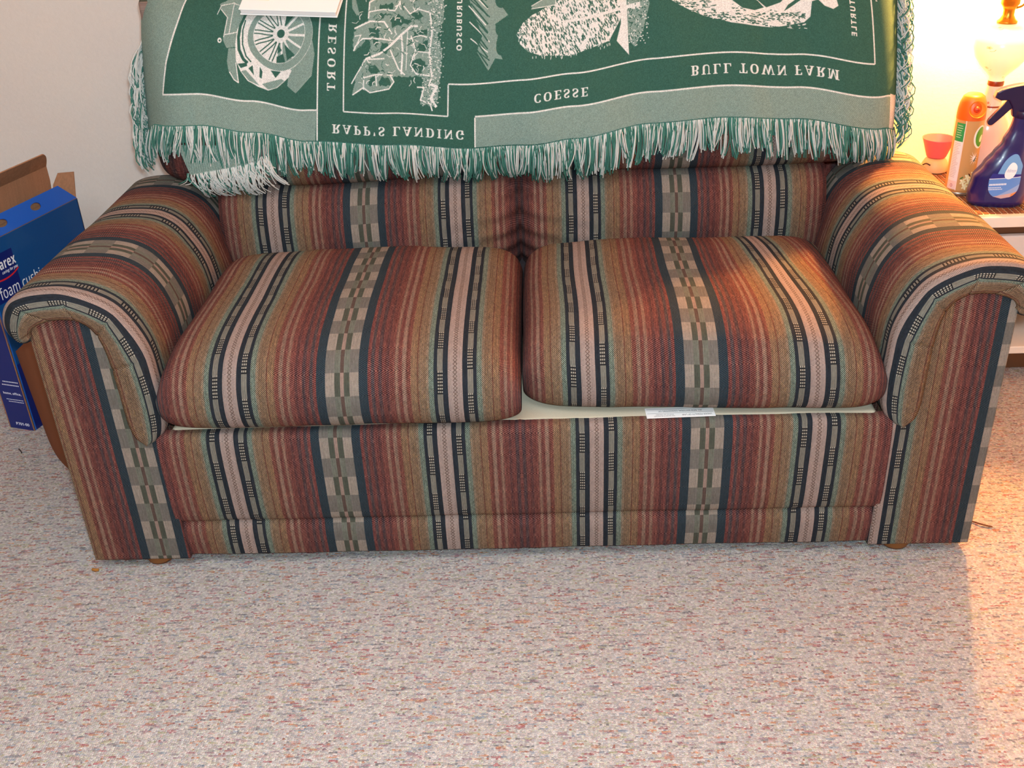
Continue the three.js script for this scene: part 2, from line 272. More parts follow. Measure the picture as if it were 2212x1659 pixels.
{ // closed ends of the upper back
  for (const s of [-1, 1]) { const sh = new THREE.Shape(); upp.q.forEach((p, i) => { const x = clamp(p[0], -0.855, -0.705), y = p[1] - (p[1] > 0.93 ? 0.014 : 0); i ? sh.lineTo(x, y) : sh.moveTo(x, y); }); sh.closePath(); const g = new THREE.ExtrudeGeometry(sh, { depth: 0.02, bevelEnabled: true, bevelThickness: 0.006, bevelSize: 0.006, bevelSegments: 2 }); g.rotateY(-Math.PI / 2); const p = g.attributes.position, uvA = g.attributes.uv; for (let i = 0; i < p.count; i++) { const x = p.getX(i), y = p.getY(i), z = p.getZ(i); p.setXYZ(i, x + (s > 0 ? 0.79 : -0.77), y, -(-z)); uvA.setXY(i, ...fuv(z + 0.70, y)); } g.computeVertexNormals(); mesh('back_side', g, fabric, sofa); }
}
mesh('back_frame', box(1.30, 0.5, 0.2, 0, 0.30, -0.745), stdMat(0x33282a, 0.95), sofa);
{ // round wooden feet
  const wood = stdMat(0x7a4a1e, 0.55);
  for (const [x, z] of [[-0.735, -0.045], [0.725, -0.045], [-0.735, -0.76], [0.725, -0.76]]) mesh('foot', lathe([[0, 0], [0.024, 0], [0.027, 0.006], [0.026, 0.02], [0.022, 0.032], [0, 0.032]], 24, x, 0, z), wood, sofa);
}

// seat cushions: lifted separately
function cushion(x0, x1, z0, zb, sOff, warp, seed, cornL, cornR, yaw = 0) {
  const xc = (x0 + x1) / 2, hw = (x1 - x0) / 2, y0 = 0.315, mid = 0.387;
  const K = (zb - z0) / -0.555;
  const P = [[-0.30, 0.3152], [-0.10, 0.3152], [-0.045, 0.3175], [-0.018, 0.327], [-0.004, 0.348], [0, 0.378], [-0.008, 0.412], [-0.034, 0.441], [-0.085, 0.459], [-0.18, 0.469], [-0.32, 0.470], [-0.45, 0.469], [-0.525, 0.455], [-0.55, 0.425], [-0.556, 0.38], [-0.55, 0.332], [-0.50, 0.3158], [-0.30, 0.3152]];
  const prof = catmull(P.map((p) => [p[0] < -0.1 ? -0.1 + (p[0] + 0.1) * ((zb - z0 + 0.1) / -0.455) : p[0], p[1]]), 150);
  const zc = (z0 + zb) / 2; const xs = []; const NX = 110; for (let i = 0; i <= NX; i++) { const t = -1 + (2 * i) / NX; xs.push(Math.sign(t) * (1 - Math.pow(1 - Math.abs(t), 1.9))); }
  const e = (q) => Math.pow(Math.max(0, 1 - Math.pow(Math.abs(q), 13)), 1 / 2.3);
  const topY = (q) => mid + 0.083 * e(q); const S = [0]; for (let i = 1; i <= NX; i++) S.push(S[i - 1] + Math.hypot((xs[i] - xs[i - 1]) * hw, topY(xs[i]) - topY(xs[i - 1]))); const Sm = S[NX / 2];
  return grid(NX, 150, (u, v) => {
    const i = Math.round(u * NX), q = xs[i], k = e(q), [pz, py] = prof.at(v);
    const c = Math.pow(Math.abs(q), 9); let z = z0 + pz; const zy = yaw * q; const zz = (z - zc) / ((z0 - zb) / 2); z -= c * (zz > 0 ? (q < 0 ? cornL : cornR) : 0.006) * zz * Math.abs(zz);
    const up = py > mid ? 1 : 0; const crown = 0.012 * (1 - q * q) * sstep(0.42, 0.47, py);
    let y = mid + (py - mid) * (up ? k : 0.7 + 0.3 * k) + crown; if (!up) y = Math.max(y0, y);
    y += (vnoise(q * 4 + seed, z * 9 + seed, 91) - 0.5) * 0.008 * sstep(0.36, 0.45, py); z += (vnoise(q * 6 + seed, py * 12, 92) - 0.5) * 0.006;
    z += zy * sstep(0.6, 0, (z0 - z) / 0.5); const x = xc + q * hw + (vnoise(py * 9, z * 6 + seed, 93) - 0.5) * 0.004; const depth = clamp((z0 - z) / 0.5); let s = S[i] - Sm; s += warp(s, depth);
    return [x, y, z, ...fuv(s + sOff, v * prof.L + 0.05 + seed * 0.01)];
  });
}
{
  const a = solo('seat_cushion', cushion(-0.652, 0.004, 0.016, -0.545, -0.012, (s, d) => (s < 0 ? s * 0.02 * d : 0), 1, 0.012, 0.012), fabric, 'striped seat cushion flush with the front rail, beside the blue carton', 'cushion');
  const b = solo('seat_cushion', cushion(0.006, 0.650, -0.015, -0.548, 0.002, (s, d) => (s > 0.02 ? (s - 0.02) * 0.3 * d * d : 0), 4, 0.04, 0.012, 0.018), fabric, 'striped seat cushion lit orange by the lamp, pushed back from the front rail', 'cushion');
  a.userData.group = b.userData.group = 'loose seat cushions of the loveseat';
}

// ───────────────────────── woven throw over the back ─────────────────────────
const PX = 0.000985, PXC = 1122, PYM = 0.001; // drawing units of the throw pattern (about a millimetre)
const hemPx = lut([[290, 288], [345, 277], [450, 268], [560, 282], [680, 300], [850, 305], [1025, 315], [1130, 309], [1240, 297], [1400, 272], [1550, 262], [1700, 266], [1900, 290], [1960, 298]]);
const hemH = lut([[-0.84, 0.703], [-0.78, 0.720], [-0.67, 0.724], [-0.56, 0.707], [-0.445, 0.685], [-0.27, 0.673], [-0.095, 0.660], [0.02, 0.664], [0.123, 0.674], [0.285, 0.697], [0.433, 0.704], [0.58, 0.696], [0.785, 0.663], [0.84, 0.652]]);
const THROW_Y0 = -0.10;
const frontArc = (() => { const tab = []; let L = 0; for (let i = 1; i < upp.q.length; i++) { L += Math.hypot(upp.q[i][0] - upp.q[i - 1][0], upp.q[i][1] - upp.q[i - 1][1]); if (upp.q[i][1] < 0.9) tab.push([upp.q[i][1], L]); } return (h) => { let i = 1; while (i < tab.length - 1 && tab[i][0] < h) i++; const t = (h - tab[i - 1][0]) / (tab[i][0] - tab[i - 1][0]); return tab[i - 1][1] + (tab[i][1] - tab[i - 1][1]) * t; }; })();
function throwPoint(c, Y, off = 0) {
  const arc = Math.max(0.02, frontArc(hemH(c)) + Y), u = arc / upp.L, e = 0.002;
  const p = upp.at(u), q = upp.at(u + e), r = upp.at(Math.max(0, u - e)); let tz = q[0] - r[0], ty = q[1] - r[1]; const l = Math.hypot(tz, ty); tz /= l; ty /= l;
  const nz = ty, ny = -tz; // outward (front / up)
  const a = Math.abs(c), sg = Math.sign(c); let x = c, back = 0;
  const wave = 0.007 * Math.sin(c * 7.3 + 0.6) * sstep(0.3, 0, Y) + 0.005 * Math.sin(c * 17 + Y * 9) + 0.003 * Math.sin(c * 41 + Y * 5);
  const seam = 0.012 * Math.exp(-((c / 0.05) ** 2)) * 0.4;
  let o = 0.012 + Math.max(-0.006, wave) - seam + off;
  const A0 = 0.665, RR = 0.15; if (a > A0) { const th = (a - A0) / RR; x = sg * (A0 + RR * Math.sin(th)); back = 0.82 * RR * (1 - Math.cos(th)); x += sg * (off + 0.004) * clamp(th); }
  return [x, p[1] + ny * o, p[0] + nz * o - back, nz, ny];
}
const GREEN = '#365a4e', WHITE = '#d6d2cc';
const THX0 = 262, THX1 = 1984, THY = 560; // extent of the pattern in drawing units
const throwTex = canvasTex(2048, 666, (x, W, H) => {
  const K = W / (THX1 - THX0); x.fillStyle = GREEN; x.fillRect(0, 0, W, H);
  // two-tone twill used for the grey fields
  const tile = document.createElement('canvas'); tile.width = tile.height = 12; const tc = tile.getContext('2d'); tc.fillStyle = '#7f958a'; tc.fillRect(0, 0, 12, 12); for (let j = 0; j < 12; j++) for (let i = 0; i < 12; i++) { const q = (i + j) % 4; tc.fillStyle = q < 1 ? '#3a6356' : q < 2 ? '#647d73' : q < 3 ? '#bcbdb6' : '#8c9a92'; tc.fillRect(i, j, 1, 1); }
  const TW = x.createPattern(tile, 'repeat');
  const rn = rng(77);
  // (px,py) of the pattern -> canvas, straightened along the hem
  const cv = (px, py) => [(px - THX0) * K, H - (hemPx(px) - py) * K - 0];
  const poly = (pts, fill, close = true) => { x.beginPath(); pts.forEach((p, i) => { const q = cv(p[0], p[1]); i ? x.lineTo(...q) : x.moveTo(...q); }); if (close) x.closePath(); x.fillStyle = fill; x.fill(); };
  const line = (pts, w, col = WHITE) => { x.beginPath(); const S = []; for (let i = 0; i < pts.length - 1; i++) { const n = Math.max(1, Math.round(Math.hypot(pts[i + 1][0] - pts[i][0], pts[i + 1][1] - pts[i][1]) / 6)); for (let k = 0; k <= n; k++) S.push([pts[i][0] + (pts[i + 1][0] - pts[i][0]) * k / n, pts[i][1] + (pts[i + 1][1] - pts[i][1]) * k / n]); } S.forEach((p, i) => { const q = cv(p[0], p[1]); i ? x.lineTo(...q) : x.moveTo(...q); }); x.strokeStyle = col; x.lineWidth = w * K; x.lineJoin = 'round'; x.stroke(); };
  const up = (px, dy) => [px, hemPx(px) - dy];
  const band = (a, b, d0, d1, fill) => { const P = []; for (let q = a; q <= b; q += 4) P.push(up(q, d0)); for (let q = b; q >= a; q -= 4) P.push(up(q, d1)); poly(P, fill); };
  const along = (a, b, d, w) => { const P = []; for (let q = a; q <= b; q += 6) P.push(up(q, d)); P.push(up(b, d)); line(P, w); };
  // grey borders
  poly([up(THX0, -4), up(352, -4), up(353, 66), up(358, 130), up(385, 280), up(410, 560), up(THX0, 560)], TW); band(340, 683, 2, 66, TW); band(1028, 1928, 2, 66, TW); band(1928, THX1, -4, 70, '#c9c6c4');
  band(684, 1027, -2, 66, GREEN);
  along(THX0, 1928, 1.5, 3.5);
  along(352, 683, 66, 3.4); line([up(353, 66), up(358, 130), up(385, 280), up(410, 560)], 3.4);
  line([up(684, 0), up(686, 300), up(690, 560)], 3.2); line([up(1027, 0), up(1027, 64)], 3); along(1027, 1930, 66, 3.2);
  // middle panel and stepped frame
  line([up(741, 560), up(741, 66)], 3); along(741, 968, 66, 3); line([up(968, 66), up(969, 130)], 3); along(969, 1886, 131, 3.2); line([up(1886, 131), up(1886, 560)], 3);
  // lettering, seen from the reverse of the cloth
  const text = (s, px, py, size, font, spacing, mode) => {
    const [cx, cy] = cv(px, py); x.save(); x.translate(cx, cy); x.fillStyle = WHITE; x.font = `${font} ${size * K}px serif`; if (mode === 's') x.font = `bold ${size * K}px sans-serif`; x.textBaseline = 'middle'; x.textAlign = 'center';
    if (mode) { x.scale(1, -1); x.rotate(-Math.PI / 2); } else x.scale(1, -1);
    let tot = 0; const ws = [...s].map((ch) => { const w = x.measureText(ch).width + spacing * K; tot += w; return w; }); let o = mode ? -tot : -tot / 2;
    [...s].forEach((ch, i) => { if (mode) { x.fillText(ch, -(-o) + 0 + ws[i] / 2, 0); } else x.fillText(ch, o + ws[i] / 2, 0); o += ws[i]; }); x.restore();
  };
  text("RAPP'S LANDING", 860, 276, 26, 'bold', 4.6); text('COESSE', 1214, 207, 25, 'bold', 4); text('BULL TOWN FARM', 1652, 165, 27, 'bold', 4.6);
  text('S RESORT', 714, 198, 25, 'bold', 6.5, 'v'); text('CHURUBUSCO', 993, 118, 17, 'bold', 2, 's'); text('LITTLE TURTLE', 1846, 106, 17, 'bold', 2, 's'); text('EST', 1904, 40, 22, 'bold', 6, 'v');
  // motif drawing: f maps local drawing coordinates to pattern units
  const M = (ox, oy, sc) => (pts, fill, w) => { const P = pts.map((p) => [ox + p[0] / sc, oy + p[1] / sc]); if (w) line(P, w, fill); else poly(P, fill); };
  const ell = (cx, cy, rx, ry, a0 = 0, a1 = Math.PI * 2, n = 40) => { const P = []; for (let i = 0; i <= n; i++) { const a = a0 + (a1 - a0) * i / n; P.push([cx + rx * Math.cos(a), cy + ry * Math.sin(a)]); } return P; };
  { // old motor car with a spoked wheel
    const m = M(460, 0, 7.37);
    m([[0, 90], [220, -40], [900, -120], [760, 50], [420, 230], [350, 420], [330, 740], [180, 760], [110, 640], [140, 280], [20, 170]], TW);
    m([[-20, 260], [30, 110], [230, 60], [200, 540]], WHITE, 1.6); m([[120, 600], [150, 290], [30, 170]], WHITE, 1.8); m([[330, 520], [130, 560]], WHITE, 2); m([[230, 70], [480, 170]], WHITE, 1.5);
    m(ell(60, 650, 34, 40), WHITE); m(ell(62, 652, 14, 16), GREEN);
    m([[210, 760], [340, 760], [360, 900], [340, 980], [400, 1290], [330, 1240], [240, 1120], [200, 960]], TW); m([[340, 980], [400, 1290], [330, 1240], [250, 1120]], WHITE, 2.2);
    m([[1180, 1100], [1300, 980], [1560, 700], [1600, 900], [1560, 1220], [1300, 1440], [1160, 1320]], TW);
    m([[760, 60], [560, 120], [400, 280], [320, 480], [310, 700], [340, 960], [420, 1120], [540, 1280], [700, 1370], [860, 1405], [1000, 1350], [1180, 1190], [1230, 1090], [1000, 900], [900, 300]], WHITE);
    m(ell(1025, 600, 535, 500), WHITE); m(ell(1025, 600, 530, 490), TW); m(ell(1010, 585, 428, 395), WHITE);
    m([[1030, 560], ...ell(1010, 585, 420, 388, -1.15, 1.65, 24)], TW);
    for (let i = 0; i < 14; i++) { const a = i * Math.PI * 2 / 14 + 0.1, lit = Math.cos(a) > 0.1; const p = [[1035 + 120 * Math.cos(a), 545 + 115 * Math.sin(a)], [1012 + 418 * Math.cos(a), 580 + 386 * Math.sin(a)]]; if (lit) m(p, WHITE, 4.6); else { m(p.map((q) => [q[0] - 26 * Math.sin(a), q[1] + 26 * Math.cos(a)]), GREEN, 2.2); m(p.map((q) => [q[0] + 26 * Math.sin(a), q[1] - 26 * Math.cos(a)]), GREEN, 2.2); } }
    m([[1090, 440], [1120, 250], [1250, 290]], GREEN); m([[1100, 690], [1280, 870], [1150, 930]], GREEN); m([[1000, 700], [1060, 780], [985, 830]], GREEN); m([[975, 880], [1080, 830], [1120, 960], [975, 970]], GREEN);
    m(ell(1035, 540, 135, 130), WHITE); m(ell(1035, 535, 64, 62), GREEN);
    m([[720, 70], [560, 150], [430, 270], [365, 430], [352, 600], [375, 790], [450, 940], [520, 1010]], GREEN, 6); m([[440, 350], [410, 500], [425, 720], [490, 900], [575, 1000]], GREEN, 2.6);
    m([[370, 1000], [500, 1000], [520, 1050], [420, 1070]], GREEN); m([[540, 1090], [600, 1050], [630, 1200]], GREEN); m([[715, 1060], [760, 1130], [750, 1240], [715, 1220]], GREEN); m([[890, 1095], [1050, 1100], [970, 1200]], GREEN);
    m([[430, 1120], [500, 1110], [720, 1350], [560, 1280]], TW); m([[760, 1320], [1060, 1210], [1110, 1240], [980, 1350], [860, 1390]], TW);
  }
  { // horses drawing a carriage
    const m = M(680, 0, 5.353), jag = (pts, k) => { const o = []; pts.forEach((p, i) => { const q = pts[(i + 1) % pts.length], n = Math.max(1, Math.round(Math.hypot(q[0] - p[0], q[1] - p[1]) / 26)); for (let j = 0; j < n; j++) o.push([p[0] + (q[0] - p[0]) * j / n + (rn() - 0.5) * k, p[1] + (q[1] - p[1]) * j / n + (rn() - 0.5) * k]); }); return o; }, wob = (pts, k) => pts.map((p) => [p[0] + (rn() - 0.5) * k, p[1] + (rn() - 0.5) * k]);
    m(jag([[600, 40], [760, -20], [1400, -40], [1500, 120], [1480, 300], [1420, 460], [1480, 620], [1440, 980], [1400, 1210], [1220, 1180], [1260, 900], [1100, 880], [900, 880], [640, 700], [600, 300]], 26), TW);
    m(jag([[430, 440], [470, 340], [600, 290], [760, 280], [860, 340], [900, 460], [860, 560], [740, 480], [600, 480], [520, 560], [440, 610]], 24), TW); m(jag([[430, 1080], [460, 900], [580, 690], [780, 690], [880, 790], [910, 940], [840, 1020], [620, 1050], [540, 1020]], 24), TW);
    for (const P of [[[620, 380], [700, 350], [740, 420], [720, 480], [600, 440]], [[760, 520], [860, 560], [830, 640], [750, 610]], [[570, 480], [640, 500], [600, 560]], [[640, 480], [720, 500], [700, 580]], [[600, 800], [700, 750], [760, 840], [640, 860]], [[640, 900], [700, 880], [700, 980], [620, 970]], [[740, 900], [860, 900], [880, 980], [760, 990]], [[850, 260], [950, 220], [1120, 290], [1000, 330], [890, 350]], [[1120, 400], [1290, 370], [1280, 430], [1130, 470]], [[1180, 520], [1290, 500], [1280, 600], [1180, 600]], [[1110, 700], [1200, 690], [1300, 760], [1200, 860], [1110, 800]], [[720, 110], [860, 90], [880, 150], [740, 160]], [[1100, 210], [1180, 170], [1250, 240], [1150, 270]], [[720, 220], [800, 190], [820, 230], [740, 250]]]) m(jag(P, 34), GREEN);
    for (const [P, w] of [[[[600, 260], [600, 80], [700, 20], [900, 10]], 3.2], [[[600, 190], [760, 160], [900, 170], [960, 60]], 2.6], [[[440, 370], [620, 290], [780, 300], [880, 430]], 3.4], [[[440, 610], [460, 560], [540, 480], [740, 480], [860, 500]], 3], [[[580, 690], [740, 640], [860, 560], [980, 440], [1100, 340], [1180, 340]], 4.6], [[[990, 420], [1010, 600], [1000, 860]], 4], [[[1060, 400], [1050, 820]], 1.6], [[[860, 600], [960, 800], [1040, 870]], 3], [[[430, 1080], [560, 1000], [640, 1050], [860, 1020], [910, 940], [860, 860]], 2.8], [[[420, 960], [470, 880], [580, 700], [800, 690]], 2.6], [[[540, 900], [700, 860], [900, 870]], 2.6], [[[705, 870], [715, 990]], 2.4], [[[1100, 440], [1160, 600], [1100, 760], [1170, 860], [1330, 880]], 2.8], [[[1100, 470], [1220, 440], [1340, 480]], 2.4], [[[1170, 610], [1310, 630], [1350, 700]], 2.4], [[[1330, 200], [1350, 420], [1320, 640], [1350, 880], [1320, 1000]], 3.4], [[[1180, 1000], [1260, 1000], [1220, 1140], [1340, 1180], [1360, 1255]], 3], [[[1330, 960], [1410, 1000], [1340, 1120], [1410, 1220]], 6], [[[560, 880], [560, 1020]], 2.6], [[[900, 130], [980, 90], [1080, 200], [1180, 150], [1320, 200]], 2.6], [[[450, 450], [520, 440], [440, 600]], 2]]) m(wob(P, 8), WHITE, w);
    for (let i = 0; i < 420; i++) { const yy = rn() * 1200, xx = 1300 + 230 * rn() * (1 - 0.3 * rn()) - (yy > 900 ? 60 : 0); m(ell(xx, yy, 5 + 5 * rn(), 6, 0, 6.28, 6), rn() < 0.6 ? WHITE : GREEN); }
    for (let i = 0; i < 170; i++) { const yy = rn() * 1000, xx = 470 + rn() * 830; if (yy > 300 && xx < 620 && yy < 700 && rn() < 0.6) continue; if (xx > 900 && xx < 1100 && yy > 880) continue; const a = rn() * 6.3, L = 26 + rn() * 60; m([[xx, yy], [xx + L * Math.cos(a) * 0.5, yy + L * Math.sin(a) * 0.5], [xx + L * Math.cos(a + 0.5), yy + L * Math.sin(a + 0.5)]], rn() < 0.62 ? GREEN : WHITE, 0.8 + rn() * 1.2); }
    m([[390, 60], [430, 30], [490, 210], [460, 230], [400, 150]], TW);
  }
  { // feather, leafy tree with a fence post, great turtle
    const m = M(970, 0, 4.916);
    m([[200, -260], [330, -60], [520, -30], [560, 140], [640, 240], [500, 330], [530, 440], [510, 520], [580, 670], [500, 660], [425, 780], [300, 590], [360, 440], [230, 120], [180, -20]], TW);
    for (let i = 0; i < 9; i++) { const y0 = -160 + i * 80; m([[190 + i * 6, y0 + 60], [400 + (i % 3) * 20, y0 + 260 - (i > 6 ? 60 : 0)]], i % 2 ? WHITE : GREEN, 2.2); m([[215 + i * 6, y0 + 40], [420, y0 + 250]], GREEN, 3); }
    m(ell(560, 100, 60, 70), GREEN); m(ell(545, 380, 42, 60), GREEN); m(ell(560, 560, 50, 70), GREEN);
    const blob = [[730, 430], [800, 320], [900, 240], [1100, 130], [1300, 40], [1500, -60], [1900, -120], [1900, 160], [1840, 300], [1720, 500], [1500, 580], [1290, 645], [1000, 640], [850, 600], [760, 520]];
    m(blob, WHITE); m([[1900, -60], [2100, -40], [2160, 160], [2080, 420], [1990, 560], [1930, 500]], TW);
    for (let i = 0; i < 900; i++) { const a = rn() * 6.28, r = Math.sqrt(rn()), xx = 1280 + 560 * r * Math.cos(a), yy = 330 + 330 * r * Math.sin(a) - (xx - 1280) * 0.25; m([[xx, yy], [xx + 6 + rn() * 10, yy + 14 + rn() * 22]], GREEN, 1.0 + rn() * 1.3); }
    for (let i = 0; i < 130; i++) { const xx = 740 + rn() * 1000, yy = (xx < 900 ? 480 : 620) + (rn() - 0.5) * 70 - Math.max(0, xx - 1300) * 0.28; m([[xx, yy], [xx + (rn() - 0.5) * 16, yy + 24]], rn() < 0.5 ? WHITE : GREEN, 1.4); }
    m([[890, 150], [1060, 50], [1090, -40], [1170, -40], [1160, 130], [900, 180]], TW); m([[890, 150], [1060, 50], [1090, -60]], WHITE, 1.6); m([[890, 180], [1150, 130]], WHITE, 1.6); m([[1165, -40], [1150, 150]], WHITE, 1.6);
    m([[1855, -100], [1910, -100], [1930, 640], [1800, 500], [1850, 330]], WHITE); m([[1200, 300], [1840, 170], [2060, 130], [2060, 190], [1850, 200], [1240, 320]], WHITE);
    for (let i = 0; i < 260; i++) { const xx = 1930 + 210 * rn(), yy = 20 + 540 * rn(); m(ell(xx, yy, 7, 7, 0, 6.28, 6), rn() < 0.45 ? WHITE : GREEN); }
    const t = M(1400, 0, 3.814);
    t([[95, 40], [180, -30], [340, -70], [620, -40], [660, 10], [800, 70], [900, 80], [1000, 160], [1120, 120], [1300, -40], [1540, -60], [1555, 60], [1585, 180], [1540, 205], [1470, 180], [1420, 130], [1370, 140], [1350, 250], [1300, 285], [1050, 312], [860, 300], [700, 280], [480, 220], [300, 150]], WHITE);
    t([[590, -20], [620, 40], [800, 170], [900, 185], [980, 160], [930, 110], [830, 70], [700, 40], [650, -20]], GREEN); t([[1140, 190], [1300, 110], [1340, 60], [1180, 140]], GREEN); t([[170, 40], [210, 15], [260, 20], [220, 45]], GREEN); t([[360, 0], [420, 10], [460, 40], [440, 50]], GREEN);
    for (let i = 0; i < 520; i++) { const xx = 220 + rn() * 1080, base = xx < 620 ? 20 + (xx - 220) * 0.35 : 150 + (xx - 620) * 0.12; const yy = base + rn() * 130 - 20; if (xx > 560 && xx < 1000 && yy < 200 && rn() < 0.8) continue; t([[xx, yy], [xx + 10 + rn() * 24, yy + (rn() - 0.4) * 16]], rn() < 0.75 ? GREEN : WHITE, 0.9 + rn() * 1.4); }
    for (let i = 0; i < 90; i++) { const xx = 680 + rn() * 600, yy = -60 + rn() * 150; t([[xx, yy], [xx + 60, yy + 18 - rn() * 40]], rn() < 0.4 ? GREEN : WHITE, 1.2); }
  }
  // loose fibre grain
  const im = x.getImageData(0, 0, W, H), d = im.data; for (let j = 0; j < H; j++) for (let i = 0; i < W; i++) { const k = 0.86 + 0.2 * hash(i, j, 5) + 0.10 * hash(i >> 1, j >> 1, 6) - 0.03, o = (j * W + i) * 4; d[o] = clamp(d[o] * k, 0, 255); d[o + 1] = clamp(d[o + 1] * k, 0, 255); d[o + 2] = clamp(d[o + 2] * k, 0, 255); } x.putImageData(im, 0, 0);
});
const throwMat = stdMat(0xffffff, 0.95, { map: throwTex, specularIntensity: 0.15 });
const yarnW = stdMat(0xc9c8c2, 0.95, { specularIntensity: 0.15 }), yarnG = stdMat(0x46776a, 0.95, { specularIntensity: 0.15 });
const CLY = (Y) => -0.850 + 0.13 * Math.max(0, Y), CRY = (Y) => 0.862, CL = CLY(0), CR = CRY(0);
const throwRug = thing('throw_blanket', 'green and white woven throw with pictures and fringe draped over the loveseat back', 'blanket');
mesh('cloth', grid(240, 110, (u, v) => { const Y = 0.55 * v, c = CLY(Y) + (CRY(Y) - CLY(Y)) * u; const p = throwPoint(c, Y); const cc = Math.abs(c) > 0.70 ? Math.sign(c) * (0.70 + (Math.abs(c) - 0.70) * 0.86) : c; const px = cc / (0.000978 - 0.000145 * Y) + 1118 - 30 * Y; return [p[0], p[1], p[2], (px - THX0) / (THX1 - THX0), Y / PYM / THY]; }), throwMat, throwRug);
{
  const rn = rng(5), out = { w: [], g: [] };
  const strand = (pts, r, key, n = 7, rad = 4) => { const c = new THREE.CatmullRomCurve3(pts.map((p) => new THREE.Vector3(...p))); out[key].push(new THREE.TubeGeometry(c, n, r, rad, false)); };
  // hem fringe
  for (let i = 0; i < 1500; i++) {
    const c = CL + 0.004 + (CR - CL - 0.012) * (i + rn() * 0.8) / 1500, clump = Math.floor(c / 0.012), lean = (hash(clump, 1, 8) - 0.5) * 0.024 + (c > 0.6 ? 0.014 : 0) - (c < -0.7 ? 0.012 : 0), len = 0.046 + 0.022 * hash(clump, 2, 8) + rn() * 0.014;
    const key = rn() < 0.45 ? 'w' : 'g'; const pts = []; const d0 = (rn() - 0.5) * 0.006, lift = 0.002 + rn() * 0.007; const curl = (rn() - 0.5) * 0.01;
    for (let k = 0; k <= 4; k++) { const f = k / 4; const p = throwPoint(clamp(c + d0 * f + lean * f * f + curl * Math.sin(f * 3.1), -0.88, 0.88), 0.002 - len * f, lift * Math.sin(f * 2.4) + 0.0015); pts.push([p[0], p[1], p[2]]); }
    strand(pts, 0.0010 + rn() * 0.0007, key);
  }
  // flat cords that knot the fringe to the hem
  for (let i = 0; i < 700; i++) { const c = CL + 0.006 + (CR - CL - 0.012) * (i + 0.5) / 700; const a = throwPoint(c, 0.004, 0.001), b = throwPoint(c + (rn() - 0.5) * 0.01, -0.03, 0.0005); strand([[a[0], a[1], a[2]], [(a[0] + b[0]) / 2, (a[1] + b[1]) / 2, (a[2] + b[2]) / 2 + 0.001], [b[0], b[1], b[2]]], 0.0014, 'g', 3, 3); }
  // fringes on both sides, hanging
  for (const sg of [-1, 1]) for (let i = 0; i < 420; i++) {
    const Y = (sg < 0 ? 0.19 : 0.46) * (i + rn()) / 420; if (sg < 0 && i > 300 && rn() < 0.5) continue; const c = sg < 0 ? CLY(Y) : CRY(Y); const p = throwPoint(c, Y, 0); const len = 0.05 + rn() * 0.05, outw = 0.006 + rn() * 0.022, curl = (rn() - 0.5) * 0.03, fz = 0.012 + rn() * 0.03; const pts = [];
    for (let k = 0; k <= 5; k++) { const f = k / 5; pts.push([p[0] + sg * outw * Math.sin(f * 2.6) + curl * Math.sin(f * 4) * f * 0.5, p[1] - len * f * (sg > 0 ? 0.8 : 1) - 0.004, p[2] + fz * Math.sin(f * 2.2) + curl * f]); }
    if (pts.some((q) => q[1] < 0.612 && Math.abs(q[0]) > 0.64)) continue; strand(pts, 0.0011 + rn() * 0.0007, rn() < 0.62 ? 'w' : 'g', 8);
  }
  // corner where a second layer of the hem slips out below
  const at = (px, py, off) => { const p = throwPoint((px - PXC) * PX, (hemPx(px) - py) * PYM, off); return [p[0], p[1], p[2]]; };
  const Q = [[392, 306], [560, 300], [412, 362], [566, 331]]; const g = grid(20, 8, (u, v) => { const a = Q[0][0] + (Q[1][0] - Q[0][0]) * u, b = Q[0][1] + (Q[1][1] - Q[0][1]) * u, c = Q[2][0] + (Q[3][0] - Q[2][0]) * u, d = Q[2][1] + (Q[3][1] - Q[2][1]) * u; const p = at(a + (c - a) * v, b + (d - b) * v, 0.004 + 0.004 * v); return [...p, 0.72 + u * 0.08, 0.03 + (1 - v) * 0.06]; });
  mesh('slipped_corner', g, throwMat, throwRug);
  for (let i = 0; i < 210; i++) { const f = rn(), px = 398 + 190 * f, py = 362 - 34 * f * 0.95 - (f > 0.9 ? 6 : 0), L = 20 + rn() * 40, ln = (rn() - 0.4) * 60 - (f < 0.2 ? 10 : 0), pts = []; for (let k = 0; k <= 4; k++) { const q = k / 4; pts.push(at(px + ln * q * q + (rn() - 0.5) * 4, py - 1 + L * q, 0.006 + 0.006 * Math.sin(q * 2.6))); } if (pts.some((q) => q[1] < 0.60 && Math.abs(q[0]) > 0.69)) continue; strand(pts, 0.0011 + rn() * 0.0007, rn() < 0.8 ? 'w' : 'g'); }
  const pack = (arr) => mergeGeometries(arr.map((q) => { q.deleteAttribute('uv'); return q; }));
  for (const k of ['w', 'g']) { const m = mesh('fringe', pack(out[k]), k === 'w' ? yarnW : yarnG, throwRug); m.userData.kind = 'stuff'; m.userData.label = k === 'w' ? 'white fringe yarns' : 'green fringe yarns'; }
}
